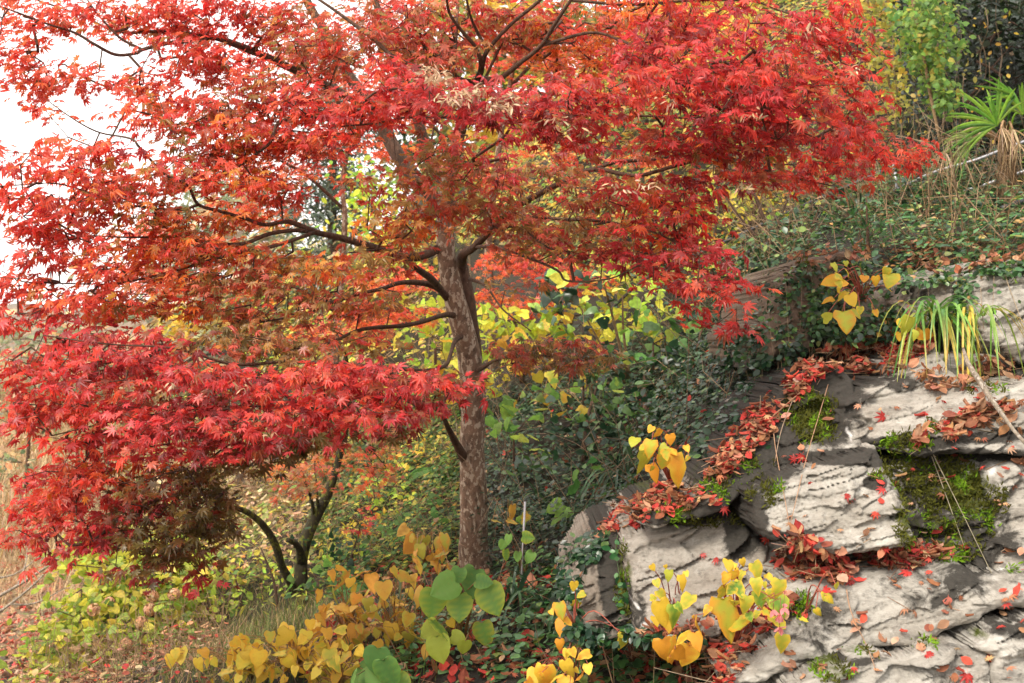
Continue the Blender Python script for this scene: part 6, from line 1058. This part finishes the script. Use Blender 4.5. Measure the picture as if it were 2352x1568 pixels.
trailing("long dry stems hanging over the layered right boulder", [(2290, 590), (2310, 660), (2340, 740), (2352, 800)], 3, (.36, .28, .18))
trailing("rusty stem climbing from fallen leaves at the left end of the outcrop", [(1330, 1320), (1370, 1250), (1420, 1200), (1480, 1170)], 3, (.30, .15, .08), .004)
for i, (x, dx, y0, y1) in enumerate([(1800, 8, 640, 800), (1838, -6, 610, 760), (1880, 10, 600, 700), (1760, 12, 700, 820), (2010, 6, 640, 780), (2120, 10, 620, 720), (2240, 14, 600, 800), (2275, -6, 600, 740)]):
    trailing("thin stem hanging down the face of the boulders under the bank", [(x, y0), (x + dx * .4, (y0 + y1) / 2), (x + dx, y1)], 6, (.30, .22, .14), .0016, .04, IVYL, .026)
for i, pts in enumerate([[(1640, 1060), (1700, 1010), (1760, 960), (1830, 900)], [(1560, 1130), (1640, 1080), (1690, 1010)], [(1420, 1210), (1520, 1160), (1620, 1130)]]):
    trailing(["long rusty runner along the leaf covered left edge of the rock shoulder", "short rusty runner at the lower left corner of the rock shoulder", "tan runner over the red leaves behind the left rocks"][i], pts, 0, (.42, .22, .12), .004, .05)
def branch():
    root = thing("fallen_branch", W(2254, 878, 4.0), "grey fallen branch leaning down the rocks at the right edge", "branch"); mb = MB()
    pxtube(mb, [(2212, 800, 4.15, 6), (2226, 838, 4.05, 11), (2254, 880, 3.98, 14), (2276, 915, 3.93, 12), (2301, 950, 3.86, 10), (2330, 990, 3.8, 9), (2375, 1040, 3.74, 8)], 9, (.4, .35, .3), .25, 8); pxtube(mb, [(2254, 880, 3.98, 7), (2270, 890, 3.96, 5), (2284, 890, 3.95, 3)], 6)
    mb.build("stem", M_GREYB, root, smooth=True)
branch()

# ------------------------------------------------------------------ pipes and stake
def pipe(name, label, lines, posts, r, mat, group=None, joints=True):
    p0 = lines[0][0]; root = thing(name, W(*p0), label, "railing", group)
    for ln in lines:
        mb = MB(); P = np.array([W(*p) for p in ln]); tube(mb, smooth_path(P, 4) if len(P) > 2 else P, r, 12, .3); mb.build("rail", mat, root, smooth=True)
    for ln in posts:
        mb = MB(); P = np.array([W(*p) for p in ln]); tube(mb, P, r * .95, 12, .3); tube(mb, np.array([P[0] + (P[1] - P[0]) * .02, P[0] + (P[1] - P[0]) * .12]), r * 1.35, 12, .3); mb.build("post", mat, root, smooth=True)
pipe("handrail", "grey metal handrail with two rails and a post on the path above the bank", [[(2052, 438, 7.9), (2150, 394, 7.7), (2236, 369, 7.6), (2300, 345, 7.5), (2420, 300, 7.3)], [(2082, 489, 7.9), (2197, 445, 7.7), (2268, 422, 7.6), (2420, 370, 7.4)]], [[(2054, 376, 7.9), (2068, 520, 7.9)]], .012, M_PIPE)
pipe("handrail", "black sloping pipe rails running down left behind the red leaves", [[(1380, 735, 9.6), (1483, 640, 9.3), (1653, 561, 8.8), (1821, 483, 8.3), (1928, 436, 8.05), (2045, 385, 7.95)], [(1700, 590, 8.6), (1764, 558, 8.4), (1850, 526, 8.2), (1930, 495, 8.1)]], [[(1653, 556, 8.82), (1662, 640, 8.82)]], .014, M_DARKPIPE)
pipe("pipe", "short black pipe lying on the bank at the far right below the palm", [[(2300, 480, 6.9), (2330, 468, 6.9), (2420, 440, 6.9)]], [], .02, M_DARKPIPE)
def stake():
    A, B_ = W(1206, 1151, 5.75), W(1197, 1345, 5.8); root = thing("stake", B_, "thin white stake standing in the strap leaves right of the trunk", "stake")
    mb = MB(); tube(mb, np.array([B_, (A + B_) / 2, A]), .0055, 10, .6); mb.build("rod", M_STAKE, root, smooth=True); mb = MB(); tube(mb, np.array([A, A + unit(A - B_) * .008]), .0062, 10, .05); mb.build("cap", M_DARKPIPE, root)
stake()

# ------------------------------------------------------------------ fallen leaves on the rocks
def drift(label, poly, n, leaf, pal, lift=.03, tmpl=FALL, tilt=.5):
    p = in_poly_pts(poly, int(n * 2.3)); g_ = fbm(p[:, 0] / 45, p[:, 1] / 30, 3, 17); p = p[g_ + .2 * R.random(len(p)) > .545]; n = len(p); h, nr, ok = hit(p[:, 0], p[:, 1]); mb = MB(); ns = n // 10; kk = R.integers(0, int(ok.sum()), ns); A_ = h[ok][kk] - AF * .02; segs(mb, A_, A_ + R.normal(size=(ns, 3)) * np.array([.07, .02, .03]), .0018, .0012, pick(P_((.32, .2, .12, 1), (.45, .32, .2, 1)), ns), 3); nr2 = nr[ok] * .6 + np.array([0, 0, .6])
    leaves_on(mb, h[ok] - AF * .012, nr2, leaf * .9, tmpl, [(tuple(np.array(c) * .82), w) for c, w in pal], tilt, lift); return tag(mb.build("fallen_leaves", M_DRY), label, "leaves", None, "stuff")
drift("long drift of red and brown leaves filling the ledge below the pale face", [(1755, 1238), (1850, 1244), (1960, 1272), (2060, 1256), (2120, 1264), (2170, 1275), (2120, 1300), (2020, 1325), (1960, 1335), (1860, 1340), (1790, 1300)], 620, .05, REDLIT, .025, FALL, .34)
drift("red leaf drift along the upper ledge left of the strap leaves", [(1830, 850), (1900, 800), (2050, 765), (2160, 775), (2130, 810), (2070, 845), (2000, 865), (1900, 860), (1820, 900)], 420, .048, REDLIT, .025, FALL, .34)
drift("brown and red leaves down the left edge of the mossy shoulder", [(1620, 1100), (1690, 970), (1820, 865), (1860, 880), (1800, 960), (1730, 1040), (1660, 1110)], 330, .046, REDLIT, .025, FALL, .34)
drift("red leaves heaped behind the left rocks", [(1370, 1230), (1400, 1180), (1540, 1110), (1650, 1120), (1650, 1165), (1510, 1190), (1420, 1225)], 280, .046, REDLIT, .025, FALL, .34)
drift("brown leaves gathered in the cleft near the fallen branch", [(2090, 1040), (2120, 1000), (2180, 960), (2360, 935), (2360, 1000), (2250, 985), (2150, 1040)], 230, .056, DRYL + [((.58, .08, .055), 3)], .04)
drift("brown leaves under the strap leaf clumps", [(2060, 830), (2140, 860), (2220, 830), (2352, 850), (2352, 880), (2200, 900), (2120, 905)], 110, .05, DRYL, .03)
drift("loose red and brown leaves under the yellow begonias", [(1480, 1440), (1700, 1430), (1800, 1350), (1830, 1400), (1740, 1490), (1680, 1580), (1400, 1580)], 420, .046, REDLIT, .025, FALL, .34)
drift("sparse leaves caught on the moss and steps of the rocks", [(1750, 900), (2352, 880), (2352, 1568), (1800, 1568), (1760, 1260)], 130, .045, DRYL + [((.6, .08, .055), 3)], .01, FALL, .25)
drift("leaf litter on the bank in the top right above the boulders", [(1800, 600), (2000, 575), (2352, 540), (2352, 610), (2200, 640), (2000, 610), (1850, 640)], 260, .05, DRYL, .04)
def rock_ivy(label, poly, n, leaf, pal, lift):
    p = in_poly_pts(poly, n); h, nr, ok = hit(p[:, 0], p[:, 1]); mb = MB(); h = h[ok]; n = len(h); g = fbm(p[ok][:, 0] / 40, p[ok][:, 1] / 40, 3, 9); k = g + .25 * R.random(n) > .5; h = h[k]; nr = nr[ok][k]; n = len(h)
    d, nn = leaf_dirs(n, (0, -.6, .8), .5, .5); c = pick(pal, n, .18); mb.inst(T_OVAL, h - AF * (lift * R.random((n, 1)) + .012), frames(d, nn), leaf * (.6 + .7 * R.random(n)), c, c * 1.1)
    q = R.random(n) < .05; segs(mb, h[q] - AF * .01, h[q] - AF * .03 + np.c_[.03 * R.normal(size=q.sum()), 0 * h[q][:, 0], -.12 - .12 * R.random(q.sum())], .0015, .001, (.3, .2, .1), 3)
    tag(mb.build("ivy", M_GLOSS), label, "ivy", None, "stuff")
rock_ivy("dark ivy growing over the shaded rocks below the brown boulder", [(1500, 1080), (1560, 900), (1640, 800), (1720, 740), (1760, 830), (1700, 940), (1620, 1040)], 1500, .038, IVYG, .09)
rock_ivy("green creeper between the brown boulder and the small grey boulder", [(1860, 660), (1920, 600), (2060, 600), (2080, 660), (2050, 780), (1920, 790), (1850, 790)], 1500, .032, IVYG + IVYL, .10)
rock_ivy("creeper hanging from the bank over the top of the boulders at right", [(2030, 590), (2352, 570), (2352, 630), (2230, 640), (2210, 740), (2185, 740), (2180, 650), (2040, 660)], 900, .034, IVYL, .06)
rock_ivy("small creeper leaves along the foot of the brown boulder", [(1720, 780), (1860, 790), (1900, 800), (1850, 850), (1740, 870), (1680, 920)], 400, .03, IVYG, .05)
rock_ivy("green creeper around the feet of the left rocks", [(1290, 1400), (1330, 1430), (1450, 1430), (1620, 1460), (1600, 1520), (1300, 1500)], 600, .034, IVYG, .06)
rock_ivy("ivy spilling over the left end of the leftmost rock", [(1260, 1260), (1330, 1220), (1400, 1200), (1380, 1260), (1330, 1300), (1325, 1440), (1260, 1460)], 900, .036, IVYG, .08)
rock_ivy("sparse creeper leaves over the face of the brown boulder", [(1720, 640), (1880, 590), (1900, 700), (1840, 820), (1730, 830)], 900, .028, IVYL + IVYG, .05)
def single_leaf(x, y, s, label, c):
    h, n, ok = hit([x], [y]); mb = MB(); nr = n[0] * .8 - AF * .5 + np.array([0, 0, .3]); P = h[0] - AF * .02
    mb.inst(T_MAP[int(R.integers(0, 3))], P[None], frames(R.normal(size=(1, 3)) + np.array([[0, 0, -.8]]), nr[None]), np.array([s]), np.array([c]))
    o = mb.build("fallen_leaf", M_LEAF, None, P); tag(o, label, "leaf", "single red maple leaves on the rock")
RC = (.62, .05, .04)
for x, y, s, l in [(1838, 1045, .08, "red maple leaf on the dark stained shoulder, right one of the close pair"), (1822, 1051, .07, "smaller red maple leaf on the dark stained shoulder, left one of the close pair"), (1940, 1137, .08, "red maple leaf in the middle of the pale layered face"), (2022, 1120, .07, "red maple leaf at the right rim of the pale layered face"), (2080, 1310, .085, "red star leaf on the smooth block just below the drift's right end"), (1890, 1350, .075, "red maple leaf on the smooth block beside the yellow creeping plant"), (1948, 1330, .07, "red maple leaf hanging from the middle of the ledge drift"), (2125, 1498, .08, "pinkish maple leaf lying on the bottom slab"), (2215, 1545, .08, "orange red maple leaf on the bottom right corner rock"), (2025, 955, .085, "dark red maple leaf on the stepped grey rock"), (2120, 948, .085, "large tan red leaf on the stepped grey rock below the straps"), (1660, 1165, .07, "red maple leaf on the top of the left rock face"), (1645, 1282, .06, "small dark red maple leaf stuck to the left rock face"), (2180, 1265, .08, "brown red maple leaf at the right end beyond the ledge drift"), (2210, 1255, .07, "faded maple leaf against the tall right block"), (1612, 1270, .05, "tiny dark red leaf under the mossy groove on the left rock face")]:
    single_leaf(x, y, s * .8, l, np.array(RC) * (.7 + .6 * R.random()))

# ------------------------------------------------------------------ thin autumn haze over the valley
def haze():
    x0, x1, y0, y1, z0, z1 = -560, 560, -560, 560, -90, 110
    mb = MB(); V = [(x, y, z) for z in (z0, z1) for y in (y0, y1) for x in (x0, x1)]
    mb.add(V, {4: [(0, 2, 3, 1), (4, 5, 7, 6), (0, 1, 5, 4), (2, 6, 7, 3), (0, 4, 6, 2), (1, 3, 7, 5)]}, .5)
    m = bpy.data.materials.new("haze"); m.use_nodes = True; t = m.node_tree; t.nodes.clear()
    o = t.nodes.new("ShaderNodeOutputMaterial"); v = t.nodes.new("ShaderNodeVolumePrincipled")
    v.inputs["Color"].default_value = (.95, .95, .97, 1); v.inputs["Density"].default_value = HAZE; v.inputs["Anisotropy"].default_value = .3
    t.links.new(v.outputs[0], o.inputs["Volume"]); tag(mb.build("haze", m), "thin pale haze hanging over the valley", "haze", None, "stuff")
HAZE = .0006
haze()
